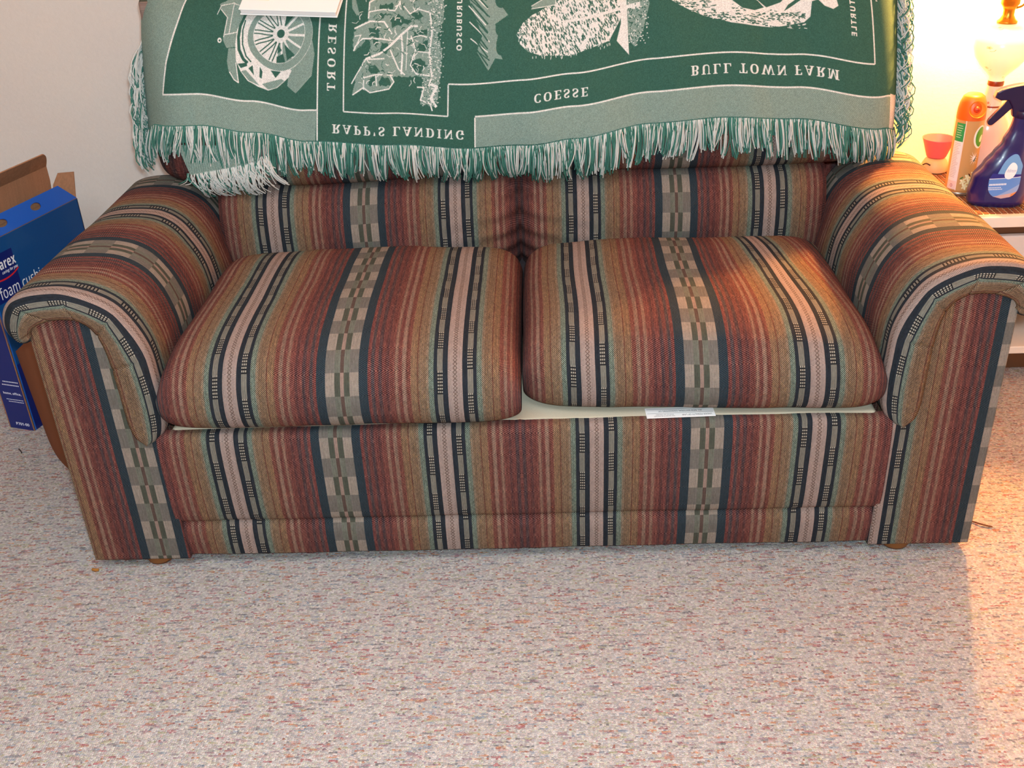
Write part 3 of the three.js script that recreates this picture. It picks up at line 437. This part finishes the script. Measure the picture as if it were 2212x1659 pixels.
// magazines on top of the back
{
  const a = throwPoint(-0.458, 0.246, 0.012);
  const g = thing('magazine', 'white magazine lying on the throw at the top of the loveseat back', 'magazine', [a[0], a[1], a[2]]);
  const inner = new THREE.Group(); 
  const pg = stdMat(0xe9e6e4, 0.7), cov = stdMat(0xf2f1ee, 0.35), yel = stdMat(0xd9d34a, 0.6);
  const tilt = (m) => { m.rotation.set(0.5, -0.15, -0.05, 'YXZ'); return m; };
  tilt(mesh('pages', rbox(0.204, 0.010, 0.27, 0.002, -0.004, 0.009, -0.135), pg, g)); tilt(mesh('cover', rbox(0.208, 0.002, 0.274, 0.0008, -0.004, 0.0152, -0.136), cov, g)); tilt(mesh('back_page', rbox(0.208, 0.002, 0.274, 0.0008, -0.004, 0.003, -0.136), cov, g)); tilt(mesh('spine_label', box(0.05, 0.0008, 0.03, -0.075, 0.0166, -0.045), yel, g));
}

// ───────────────────────── blue carton and brown board beside the arm ─────────────────────────
{
  const T = 0.003, L = 0.34, D = 0.075, Hh = 0.48;
  const g = thing('cushion_carton', 'open blue printed foam cushion carton standing behind the loveseat arm', 'box', [-1.21, 0, -0.548], 1.28);
  // local axes: +x runs along the wide face away from the front corner, +z faces out of the wide face
  const card = (() => { const N = 256, a = new Uint8Array(N * N * 4); for (let j = 0; j < N; j++) for (let i = 0; i < N; i++) { const k = 0.93 + 0.1 * hash(i, j, 3) + 0.05 * vnoise(i / 4, j / 40, 8), o = (j * N + i) * 4; a[o] = 168 * k; a[o + 1] = 122 * k; a[o + 2] = 92 * k; a[o + 3] = 255; } return stdMat(0xffffff, 0.9, { map: dataTex(N, N, a, true), specularIntensity: 0.2 }); })();
  const wide = canvasTex(724, 1024, (x, W, H) => {
    x.fillStyle = '#0b4a86'; x.fillRect(0, 0, W, H); const s = W / 0.34;
    x.fillStyle = '#1a66c4'; x.fillRect(0, 0, 14, H);
    x.fillStyle = '#0a1f6a'; x.fillRect(14, 0.034 * s, 0.084 * s, 0.112 * s); x.fillRect(14, 0.30 * s, W, H);
    const put = (t, px, py, size, style, kx) => { x.save(); x.translate(px * s, py * s); x.scale(kx, 1); x.font = `${style} ${size * s}px sans-serif`; x.fillText(t, 0, 0); x.restore(); };
    x.fillStyle = '#f4f2f4'; x.textBaseline = 'alphabetic'; put('Carex', 0.026, 0.072, 0.034, 'bold', 0.72); put('caring for you', 0.044, 0.083, 0.0095, 'italic bold', 0.8);
    x.strokeStyle = '#d4232e'; x.lineWidth = 0.004 * s; x.beginPath(); x.moveTo(0.03 * s, 0.094 * s); x.quadraticCurveTo(0.07 * s, 0.1 * s, 0.096 * s, 0.084 * s); x.stroke();
    put('foam cushion', 0.020, 0.138, 0.038, '', 0.74);
    const im = x.getImageData(0, 0, W, H), d = im.data; for (let i = 0; i < d.length; i += 4) { const k = 0.94 + 0.12 * hash(i, 1, 2); d[i] *= k; d[i + 1] *= k; d[i + 2] *= k; } x.putImageData(im, 0, 0);
  });
  const narrow = canvasTex(160, 1024, (x, W, H) => {
    x.fillStyle = '#0a1f6a'; x.fillRect(0, 0, W, H); const s = W / 0.075; x.fillStyle = '#e9eaf4';
    x.font = `bold ${0.0085 * s}px sans-serif`; x.textAlign = 'right'; const R = W - 0.008 * s; x.fillText('home, office,', R, H - 0.098 * s);
    for (const [y, w, h] of [[0.135, 0.045, 0.003], [0.126, 0.05, 0.003], [0.085, 0.05, 0.0022], [0.079, 0.046, 0.0022]]) for (let q = 0; q < w; q += 0.0046) x.fillRect(R - (q + 0.003) * s, H - y * s, 0.0032 * s, h * s);
    x.font = `bold ${0.011 * s}px sans-serif`; x.fillText('P701-00', W - 0.012 * s, H - 0.011 * s);
  });
  const blue = stdMat(0x1558b8, 0.45), wideM = stdMat(0xffffff, 0.42, { map: wide }), narrowM = stdMat(0xffffff, 0.42, { map: narrow });
  const sheet = (name, w, h, outM, inM) => { const gg = new THREE.BoxGeometry(w, h, T); return mesh(name, gg, [inM, inM, inM, inM, outM, inM], g); };
  let m = sheet('printed_face', L, Hh, wideM, card); m.position.set(L / 2, Hh / 2, -T / 2);
  m = sheet('printed_side', D, Hh, narrowM, card); m.rotation.y = -Math.PI / 2; m.position.set(T / 2, Hh / 2, -D / 2);
  m = sheet('far_side', D, Hh, blue, card); m.rotation.y = Math.PI / 2; m.position.set(L - T / 2, Hh / 2, -D / 2);
  m = sheet('rear_face', L, Hh, blue, card); m.rotation.y = Math.PI; m.position.set(L / 2, Hh / 2, -D + T / 2);
  mesh('bottom', box(L - 2 * T, T, D - 2 * T, L / 2, T / 2, -D / 2), card, g);
  // hanging header with two die-cut holes, leaning back
  { const sh = new THREE.Shape(); sh.moveTo(0, 0); sh.lineTo(L, 0); sh.lineTo(L - 0.03, 0.045); sh.lineTo(0, 0.045); sh.closePath(); for (const cx of [0.098, 0.212]) { const h = new THREE.Path(); h.absellipse(cx, 0.024, 0.017, 0.009, 0, Math.PI * 2); sh.holes.push(h); } const hd = mesh('header_flap', new THREE.ExtrudeGeometry(sh, { depth: 0.0025, bevelEnabled: false }), blue, g); hd.position.set(0, Hh, -T); hd.rotation.x = -0.5; }
  // brown opened flaps
  { const sh = new THREE.Shape(); sh.moveTo(-0.02, 0); sh.lineTo(L * 0.93, 0); sh.lineTo(L * 0.93, 0.05); sh.lineTo(L * 0.915, 0.088); sh.lineTo(-0.02, 0.088); sh.closePath(); const gg = new THREE.ExtrudeGeometry(sh, { depth: 0.003, bevelEnabled: false, curveSegments: 10 }); const uu = gg.attributes.uv; for (let i = 0; i < uu.count; i++) uu.setXY(i, uu.getX(i) * 4, uu.getY(i) * 4); const fl = mesh('top_flap', gg, card, g); fl.position.set(0.02, Hh - 0.005, -D + 0.001); fl.rotation.x = 0.12; const sh2 = new THREE.Shape(); sh2.moveTo(-0.02, 0); sh2.lineTo(L * 0.915, 0); sh2.quadraticCurveTo(L * 0.88, 0.045, L * 0.82, 0.05); sh2.lineTo(-0.02, 0.05); sh2.lineTo(-0.02, 0.045); sh2.lineTo(-0.02, 0.045); const g2 = new THREE.ExtrudeGeometry(sh2, { depth: 0.003, bevelEnabled: false }); const lip = mesh('tuck_lip', g2, card, fl); lip.position.set(0, 0.088, 0); lip.rotation.x = 0.5; }
  { const sh = new THREE.Shape(); sh.moveTo(0, 0); sh.lineTo(D - 0.006, 0); sh.lineTo(D - 0.008, 0.03); sh.lineTo(D - 0.022, 0.06); sh.lineTo(0.006, 0.066); sh.closePath(); const fl = mesh('side_flap', new THREE.ExtrudeGeometry(sh, { depth: 0.003, bevelEnabled: false }), card, g); fl.rotation.set(0, Math.PI / 2, 0); fl.position.set(L - 0.004, Hh, -0.002); fl.rotation.order = 'YXZ'; fl.rotation.x = 0.35; }
  // bent brown cardboard board leaning in the gap
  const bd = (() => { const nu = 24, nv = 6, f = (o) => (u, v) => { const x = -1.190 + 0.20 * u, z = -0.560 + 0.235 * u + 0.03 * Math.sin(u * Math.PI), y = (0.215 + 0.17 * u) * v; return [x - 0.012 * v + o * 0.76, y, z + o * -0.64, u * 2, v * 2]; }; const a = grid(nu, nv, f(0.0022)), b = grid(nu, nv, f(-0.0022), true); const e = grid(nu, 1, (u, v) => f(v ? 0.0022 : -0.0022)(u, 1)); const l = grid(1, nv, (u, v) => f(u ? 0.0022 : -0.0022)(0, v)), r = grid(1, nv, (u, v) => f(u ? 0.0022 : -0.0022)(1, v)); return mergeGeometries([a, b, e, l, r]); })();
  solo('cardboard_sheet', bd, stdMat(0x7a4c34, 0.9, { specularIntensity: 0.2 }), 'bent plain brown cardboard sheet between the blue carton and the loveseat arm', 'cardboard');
}

// ───────────────────────── end table with its lamp and bottles ─────────────────────────
const TT = 0.44;
{
  const X0 = 0.935, X1 = 1.47, Z0 = -1.055, Z1 = -0.655;
  const t = thing('end_table', 'white end table with a brown mosaic tile top beside the loveseat arm', 'table', [(X0 + X1) / 2, 0, (Z0 + Z1) / 2]);
  const w = X1 - X0, d = Z1 - Z0; const lam = stdMat(0xe2dad0, 0.5), grey = stdMat(0xc9c4c2, 0.55), brown = stdMat(0x5d3a20, 0.6), grout = stdMat(0xe3cfae, 0.85);
  mesh('top_slab', rbox(w, 0.026, d, 0.003, 0, TT - 0.0165, 0), lam, t);
  mesh('grout_bed', box(w - 0.012, 0.003, d - 0.016, 0, TT - 0.0025, 0), grout, t);
  for (const [n, x] of [['side_panel', -w / 2 + 0.02], ['side_panel', w / 2 - 0.02]]) mesh(n, box(0.018, TT - 0.03, d - 0.03, x, (TT - 0.03) / 2, -0.005), lam, t);
  mesh('apron', box(w - 0.06, 0.025, 0.018, 0, TT - 0.0425, d / 2 - 0.04), brown, t);
  const dr = mesh('drawer_front', rbox(w - 0.062, 0.15, 0.018, 0.003, 0, TT - 0.13, d / 2 - 0.022), grey, t);
  mesh('knob', lathe([[0, 0.02], [0.012, 0.018], [0.014, 0.012], [0.006, 0.004], [0.006, 0]], 20).rotateX(Math.PI / 2).translate(0, TT - 0.13, d / 2 - 0.013), brown, dr);
  mesh('drawer_bottom', box(w - 0.062, 0.012, d - 0.04, 0, TT - 0.212, -0.005), lam, t); mesh('rear_panel', box(w - 0.05, TT - 0.06, 0.01, 0, (TT - 0.06) / 2 + 0.02, -d / 2 + 0.012), brown, t);
  mesh('lower_shelf', rbox(w - 0.062, 0.02, d - 0.03, 0.003, 0, 0.085, -0.002), lam, t); mesh('plinth', box(w - 0.062, 0.07, 0.016, 0, 0.037, d / 2 - 0.09), brown, t);
  const P = 0.0136, tg = new RoundedBoxGeometry(0.0106, 0.003, 0.0106, 1, 0.0006); const mats = [0x7d4a2c, 0x704026, 0x885634, 0x76442a, 0x643a20].map((c) => stdMat(c, 0.55)); const rest = []; let n = 0;
  const nx = Math.floor((w - 0.016) / P), nz = Math.floor((d - 0.022) / P);
  for (let k = 0; k < nz; k++) for (let i = 0; i < nx; i++) {
    const x = -w / 2 + 0.009 + P * (i + 0.5), z = d / 2 - 0.012 - P * (k + 0.5), y = TT - 0.0005 + (hash(i, k, 4) - 0.5) * 0.0003; const wx = x + (X0 + X1) / 2;
    if (wx > 0.985 && wx < 1.235 && k < 16) { const m = mesh('tile', tg, mats[Math.floor(hash(i, k, 9) * 5)], t); m.position.set(x, y, z); n++; }
    else { const c = tg.clone(); c.translate(x, y, z); rest.push(c); }
  }
  const r = mesh('far_tiles', mergeGeometries(rest), mats[0], t); r.userData.kind = 'stuff';
}
const TOP = TT + 0.001;
{ // oil-lamp style electric lamp
  const LX = 1.118, LZ = -0.886; const g = thing('table_lamp', 'lit oil-lamp style table lamp with flowered porcelain base and brass burner', 'lamp', [LX, TOP, LZ]);
  const flowers = (base, a, b) => canvasTex(512, 512, (x, W, H) => { x.fillStyle = base; x.fillRect(0, 0, W, H); const rn = rng(9); for (let i = 0; i < 26; i++) { const cx = rn() * W, cy = rn() * H; x.strokeStyle = b; x.lineWidth = 2; x.beginPath(); x.arc(cx + 8, cy + 8, 12, 0, 2); x.stroke(); x.fillStyle = a; for (let k = 0; k < 5; k++) { x.beginPath(); x.arc(cx + 6 * Math.cos(k * 1.257), cy + 6 * Math.sin(k * 1.257), 4.4, 0, 7); x.fill(); } x.fillStyle = b; x.beginPath(); x.arc(cx, cy, 3, 0, 7); x.fill(); } }, true);
  const porc = stdMat(0xffffff, 0.22, { map: flowers('#f0cdbb', '#c98f76', '#8d7a4a'), clearcoat: 0.6 }), glass = stdMat(0xffffff, 0.25, { map: flowers('#f3ead0', '#d9c48a', '#a38a4a'), clearcoat: 0.5, emissive: 0xffe2a0, emissiveIntensity: 0.45 }), brass = new THREE.MeshPhysicalMaterial({ color: 0xc98a2e, metalness: 0.9, roughness: 0.3, side: THREE.DoubleSide }), ring = stdMat(0x7c3312, 0.35);  // font glass carries an added emissive glow in place of lamplight inside it
  mesh('pedestal', lathe([[0, 0], [0.046, 0], [0.05, 0.006], [0.05, 0.012], [0.047, 0.02], [0.047, 0.128], [0.045, 0.146], [0.036, 0.166], [0.026, 0.180], [0.022, 0.188], [0.0215, 0.202], [0.018, 0.224], [0.0165, 0.240]], 48), porc, g);
  mesh('collar', lathe([[0.0225, 0.187], [0.0236, 0.189], [0.0225, 0.191]], 40), ring, g); mesh('collar', lathe([[0.0165, 0.235], [0.018, 0.237], [0.018, 0.245], [0.0165, 0.247]], 40), ring, g);
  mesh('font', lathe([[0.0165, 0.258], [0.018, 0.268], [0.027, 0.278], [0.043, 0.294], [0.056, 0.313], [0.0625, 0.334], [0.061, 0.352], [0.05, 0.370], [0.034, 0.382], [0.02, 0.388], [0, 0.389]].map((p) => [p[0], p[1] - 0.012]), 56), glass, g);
  const bn = mesh('burner', lathe([[0.0, 0.388], [0.022, 0.388], [0.0225, 0.392], [0.017, 0.397], [0.0125, 0.405], [0.0125, 0.416], [0.015, 0.422], [0.0205, 0.43], [0.0205, 0.441], [0.028, 0.446], [0.03, 0.455], [0.0, 0.455]].map((p) => [p[0], p[1] - 0.012]), 40), brass, g);
  mesh('key', new THREE.TubeGeometry(new THREE.CatmullRomCurve3([[0.013, 0.408, 0.004], [0.024, 0.412, 0.006], [0.032, 0.420, 0.006], [0.036, 0.432, 0.005]].map((p) => new THREE.Vector3(...p))), 14, 0.0026, 8), brass, bn);
  mesh('chimney', lathe([[0.03, 0.452], [0.036, 0.475], [0.045, 0.51], [0.045, 0.54], [0.036, 0.58], [0.029, 0.62], [0.028, 0.68]].map((p) => [p[0], p[1] - 0.012]), 40), new THREE.MeshPhysicalMaterial({ color: 0xffffff, roughness: 0.05, transmission: 1, thickness: 0, ior: 1.45, side: THREE.DoubleSide }), g);
  const bulb = mesh('bulb', new THREE.SphereGeometry(0.026, 24, 16).translate(0, 0.515, 0), stdMat(0xfff0d0, 0.5, { emissive: 0xffb050, emissiveIntensity: 6 }), g); bulb.castShadow = false;
  mesh('socket', new THREE.CylinderGeometry(0.014, 0.014, 0.04, 20).translate(0, 0.460, 0), brass, g);
  const pl = new THREE.PointLight(new THREE.Color().setRGB(1.0, 0.41, 0.085), 10.6, 0, 2); pl.position.set(0, 0.515, 0); pl.castShadow = true; pl.shadow.radius = 1.3; g.add(pl);
}
{ // air freshener can
  const g = thing('aerosol_can', 'tan air freshener can with orange cap and green label on the end table', 'spray can', [1.048, TOP, -0.822], -0.12);
  const label = canvasTex(1024, 768, (x, W, H) => {
    const gr = '#c79a62'; x.fillStyle = gr; x.fillRect(0, 0, W, H);
    const C = 512; x.fillStyle = '#efe6ea'; x.fillRect(C - 205, 220, 120, 420); x.fillStyle = '#f3dcd8'; x.fillRect(C - 85, 0, 10, H); x.fillStyle = '#2f9a58'; x.fillRect(C - 205, 30, 120, 190);
    x.fillStyle = '#b7b0b8'; for (let i = 0; i < 22; i++) x.fillRect(C - 190, 240 + i * 17, 60 + (hash(i, 1, 1) * 34), 5); x.fillStyle = '#bfe3c8'; for (let i = 0; i < 6; i++) x.fillRect(C - 185, 55 + i * 24, 50 + hash(i, 2, 1) * 30, 6);
    x.fillStyle = '#f2ece4'; x.beginPath(); x.ellipse(C + 125, 170, 92, 120, 0, 0, 7); x.fill(); x.fillStyle = '#3f9a2e'; x.beginPath(); x.ellipse(C + 132, 170, 74, 104, 0, 0, 7); x.fill(); x.fillStyle = '#e6efcf'; x.beginPath(); x.ellipse(C + 150, 190, 30, 40, 0.5, 0, 7); x.fill();
    x.fillStyle = '#f6f2f4'; x.beginPath(); for (let i = 0; i < 24; i++) { const a = i / 24 * Math.PI * 2, r = i % 2 ? 18 : 60 + 30 * hash(i, 3, 3); x.lineTo(C + 85 + r * Math.cos(a), 390 + r * Math.sin(a)); } x.fill(); x.fillStyle = '#58706a'; x.beginPath(); x.moveTo(C + 70, 420); x.lineTo(C + 130, 345); x.lineTo(C + 100, 430); x.fill();
    for (const [a, b, r] of [[40, 590, 34], [-10, 640, 30], [70, 640, 36], [20, 690, 34], [110, 560, 28]]) { for (let k = 0; k < 5; k++) { x.fillStyle = k % 2 ? '#f3ecc4' : '#e4dfae'; x.beginPath(); x.ellipse(C + a + 20 * Math.cos(k * 1.26), b + 20 * Math.sin(k * 1.26), r * 0.6, r * 0.36, k * 1.26, 0, 7); x.fill(); } } x.fillStyle = '#5a2f1e'; x.beginPath(); x.ellipse(C + 62, 570, 26, 9, 0.8, 0, 7); x.fill(); x.fillStyle = '#4f7a3a'; x.beginPath(); x.ellipse(C - 30, 600, 24, 9, -0.6, 0, 7); x.fill();
    x.fillStyle = '#e9d2cf'; x.fillRect(C - 205, 640, 120, 90); x.strokeStyle = '#a04a5a'; x.lineWidth = 5; x.beginPath(); x.arc(C - 140, 690, 14, 0, 7); x.stroke(); x.fillStyle = '#b9824e'; x.fillRect(0, 738, W, 30);
  });
  const body = new THREE.CylinderGeometry(0.0315, 0.0315, 0.172, 56, 1, true); body.rotateY(Math.PI); body.translate(0, 0.092, 0); mesh('label_wrap', body, stdMat(0xffffff, 0.35, { map: label }), g);
  const metal = new THREE.MeshPhysicalMaterial({ color: 0xb0a698, metalness: 0.8, roughness: 0.35, side: THREE.DoubleSide }), or = stdMat(0xe0661a, 0.4);
  mesh('base_rim', lathe([[0, 0.002], [0.029, 0.0], [0.0325, 0.002], [0.0325, 0.006], [0.0315, 0.008]], 48), metal, g); mesh('shoulder', lathe([[0.0315, 0.176], [0.031, 0.180], [0.027, 0.184]], 48), metal, g);
  const cap = mesh('cap', lathe([[0.0318, 0.178], [0.0318, 0.19], [0.0312, 0.202], [0.0285, 0.216], [0.0235, 0.2285], [0.017, 0.234], [0, 0.235]], 48), or, g);
  const dish = lathe([[0.0185, 0.003], [0.0165, 0.0], [0.0125, -0.004], [0.0085, -0.006], [0, -0.0065]], 36); dish.rotateX(Math.PI / 2); dish.rotateX(-0.35); dish.translate(0.002, 0.205, 0.0325); mesh('nozzle_ring', dish, stdMat(0xf0902e, 0.4), cap);
  const noz = lathe([[0, 0.006], [0.006, 0.005], [0.0075, 0.0], [0.0075, -0.008]], 24); noz.rotateX(Math.PI / 2); noz.rotateX(-0.35); noz.translate(0.002, 0.205, 0.030); mesh('nozzle', noz, stdMat(0xc23a16, 0.4), cap);
}
{ // trigger spray bottle
  const g = thing('spray_bottle', 'dark blue trigger spray bottle with curved neck in front of the lamp', 'spray bottle', [1.100, TOP, -0.735], -0.2); g.scale.setScalar(1.06);
  const navy = stdMat(0x1c1a5e, 0.28, { clearcoat: 0.4 }), dk = stdMat(0x1e1340, 0.3);
  const half = lut([[0, 0.050], [0.006, 0.0585], [0.03, 0.0605], [0.06, 0.057], [0.09, 0.046], [0.115, 0.034], [0.14, 0.0255], [0.165, 0.021], [0.185, 0.0195], [0.2, 0.0195]]), cen = lut([[0, 0], [0.06, 0.002], [0.10, 0.010], [0.14, 0.019], [0.18, 0.025], [0.2, 0.026]]), thick = lut([[0, 0.026], [0.01, 0.032], [0.08, 0.031], [0.13, 0.023], [0.17, 0.018], [0.2, 0.0175]]);
  const surf = (a, y, o = 0) => { const c = Math.cos(a), s = Math.sin(a), p = 0.72; return [cen(y) + Math.sign(c) * Math.pow(Math.abs(c), p) * (half(y) + o), y, Math.sign(s) * Math.pow(Math.abs(s), p) * (thick(y) + o)]; };
  mesh('bottle_body', mergeGeometries([grid(64, 60, (u, v) => [...surf(u * Math.PI * 2, 0.2 * v), u, v], true), grid(64, 4, (u, v) => { const p = surf(u * Math.PI * 2, 0); return [p[0] * v, 0.0005, p[2] * v, 0, 0]; })]), navy, g);
  const lab = canvasTex(512, 512, (x, W, H) => {
    x.fillStyle = '#1d1e6c'; x.fillRect(0, 0, W, H); const grd = x.createLinearGradient(0, 60, 0, 260); x.fillStyle = '#6b9fd6'; x.beginPath(); x.ellipse(300, 190, 200, 170, 0, 0, 7); x.fill(); x.fillStyle = '#2a2c86'; x.fillRect(0, 236, W, 70);
    x.fillStyle = '#5f8fd8'; x.beginPath(); x.moveTo(0, 300); x.lineTo(W, 262); x.lineTo(W, 512); x.lineTo(0, 512); x.fill(); x.fillStyle = '#8fa9da'; x.beginPath(); x.moveTo(130, 512); x.lineTo(W, 330); x.lineTo(W, 512); x.fill(); x.fillStyle = '#c9a7a8'; x.beginPath(); x.moveTo(40, 512); x.lineTo(W, 420); x.lineTo(W, 512); x.fill(); x.fillStyle = '#e08a4a'; x.beginPath(); x.moveTo(380, 460); x.lineTo(W, 400); x.lineTo(W, 512); x.lineTo(360, 512); x.fill();
    x.strokeStyle = '#dfe6f4'; x.lineWidth = 7; x.beginPath(); x.moveTo(0, 300); x.lineTo(W, 262); x.stroke(); x.fillStyle = '#eef2fa'; x.beginPath(); x.arc(300, 200, 92, 0, 7); x.fill(); x.fillStyle = '#8fa3c8'; x.font = 'italic 44px serif'; x.textAlign = 'center'; x.fillText('febreze', 300, 212);
    x.fillStyle = '#e8eefa'; for (const [y, w, h] of [[352, 240, 20], [392, 170, 9], [412, 190, 9]]) for (let q = 0; q < w; q += 22) x.fillRect(50 + q, y - q * 0.07, 16, h);
  });
  { const Y0 = 0.022, Y1 = 0.122, N = 26; const gl = grid(N, N, (u, v) => { // rounded label patch hugging the front
      const vv = v * 2 - 1, wid = 0.92 * Math.pow(Math.max(0, 1 - Math.pow(Math.abs(vv), 3.2)), 0.45), uu = (u * 2 - 1) * wid; const y = Y0 + (Y1 - Y0) * v; const rim = half(y) * 0.74; const tx = (0.10 + uu * 0.80) * rim; const c = clamp(tx / half(y), -0.999, 0.999), a = Math.acos(Math.sign(c) * Math.pow(Math.abs(c), 1 / 0.72)); const p = surf(a, y, 0.0007); return [p[0], p[1], p[2], 0.5 + uu * 0.48, v]; }); mesh('label', gl, stdMat(0xffffff, 0.3, { map: lab }), g); }
  const head = new THREE.Shape(); head.moveTo(0.004, 0.196); head.lineTo(0.048, 0.196); head.lineTo(0.052, 0.214); head.bezierCurveTo(0.07, 0.222, 0.078, 0.236, 0.074, 0.250); head.bezierCurveTo(0.055, 0.262, 0.010, 0.262, -0.026, 0.247); head.lineTo(-0.034, 0.242); head.lineTo(-0.036, 0.234); head.lineTo(-0.026, 0.229); head.lineTo(-0.010, 0.230); head.lineTo(0.0, 0.214); head.closePath();
  const hg = new THREE.ExtrudeGeometry(head, { depth: 0.016, bevelEnabled: true, bevelThickness: 0.005, bevelSize: 0.003, bevelSegments: 3, curveSegments: 14 }); hg.translate(0, 0, -0.008); const hd = mesh('spray_head', hg, dk, g);
  const tr = new THREE.Shape(); tr.moveTo(-0.008, 0.230); tr.lineTo(0.008, 0.222); tr.bezierCurveTo(-0.006, 0.208, -0.018, 0.192, -0.034, 0.176); tr.bezierCurveTo(-0.040, 0.172, -0.044, 0.178, -0.041, 0.184); tr.bezierCurveTo(-0.030, 0.200, -0.020, 0.212, -0.008, 0.230); const tg2 = new THREE.ExtrudeGeometry(tr, { depth: 0.008, bevelEnabled: true, bevelThickness: 0.003, bevelSize: 0.002, bevelSegments: 2 }); tg2.translate(0, 0, -0.004); mesh('trigger', tg2, dk, hd);
  mesh('neck_ring', lathe([[0.0195, 0.19], [0.0225, 0.192], [0.0225, 0.204], [0.019, 0.206]], 32, 0.026, 0, 0), dk, hd);
}
{ // small wax warmer with a pink bowl, and its cord
  const g = thing('wax_warmer', 'small cream wax warmer with a pink tapered bowl against the wall', 'warmer', [1.045, TOP, -0.985]);
  mesh('warmer_base', lathe([[0, 0], [0.028, 0], [0.032, 0.004], [0.032, 0.018], [0.026, 0.03], [0.02, 0.036], [0, 0.036]], 36), stdMat(0xe8c48c, 0.5), g);
  mesh('bowl', lathe([[0, 0.036], [0.021, 0.036], [0.024, 0.04], [0.038, 0.082], [0.0395, 0.085], [0.037, 0.084], [0.022, 0.042], [0, 0.04]], 36), stdMat(0xe06a72, 0.45), g);
  mesh('cord', new THREE.TubeGeometry(new THREE.CatmullRomCurve3([[-0.02, 0.022, 0.024], [-0.03, 0.026, 0.02], [-0.045, 0.012, 0.01], [-0.06, 0.003, -0.005], [-0.085, 0.003, -0.03]].map((p) => new THREE.Vector3(...p))), 24, 0.0018, 6), stdMat(0x4a2c1a, 0.6), g);
}
{ // yellow flowered mug cut by the picture's edge
  const g = thing('flowered_mug', 'yellow flowered mug standing behind the blue spray bottle', 'mug', [1.212, TOP, -0.83]);
  const tx = canvasTex(512, 256, (x, W, H) => { x.fillStyle = '#e9d873'; x.fillRect(0, 0, W, H); const rn = rng(21); for (let i = 0; i < 30; i++) { const cx = rn() * W, cy = rn() * H; x.fillStyle = ['#b9a040', '#8a9a3a', '#d2853a'][i % 3]; for (let k = 0; k < 5; k++) { x.beginPath(); x.arc(cx + 9 * Math.cos(k * 1.257), cy + 9 * Math.sin(k * 1.257), 6, 0, 7); x.fill(); } } }, true);
  mesh('mug_body', lathe([[0, 0.002], [0.032, 0.0], [0.036, 0.004], [0.038, 0.012], [0.0385, 0.1], [0.0375, 0.103], [0.036, 0.1], [0.0355, 0.012], [0, 0.01]], 44), stdMat(0xffffff, 0.3, { map: tx }), g);
  mesh('handle', new THREE.TubeGeometry(new THREE.CatmullRomCurve3([[0.037, 0.085, 0], [0.056, 0.082, 0], [0.064, 0.055, 0], [0.054, 0.028, 0], [0.037, 0.024, 0]].map((p) => new THREE.Vector3(...p))), 24, 0.0045, 10), stdMat(0xe9d873, 0.3), g);
}
// bits on the carpet
{
  const tw = (name, pts, r, c, label) => solo(name, new THREE.TubeGeometry(new THREE.CatmullRomCurve3(pts.map((p) => new THREE.Vector3(...p))), 10, r, 6), stdMat(c, 0.9), label, 'debris');
  tw('dry_twig', [[0.897, 0.003, -0.102], [0.912, 0.004, -0.09], [0.93, 0.003, -0.082]], 0.0016, 0x6e3a1c, 'thin brown twig on the carpet beside the loveseat arm under the end table');
  tw('brown_crumb', [[-0.862, 0.003, -0.006], [-0.856, 0.004, -0.003], [-0.849, 0.003, -0.004]], 0.0032, 0x9a6426, 'tiny brown crumb on the carpet at the corner of the loveseat');
  tw('dark_thread', [[-1.212, 0.003, -0.462], [-1.203, 0.004, -0.452], [-1.197, 0.003, -0.444]], 0.0014, 0x3a2a28, 'short dark thread on the carpet near the blue carton');
}
renderer.render(scene, camera);
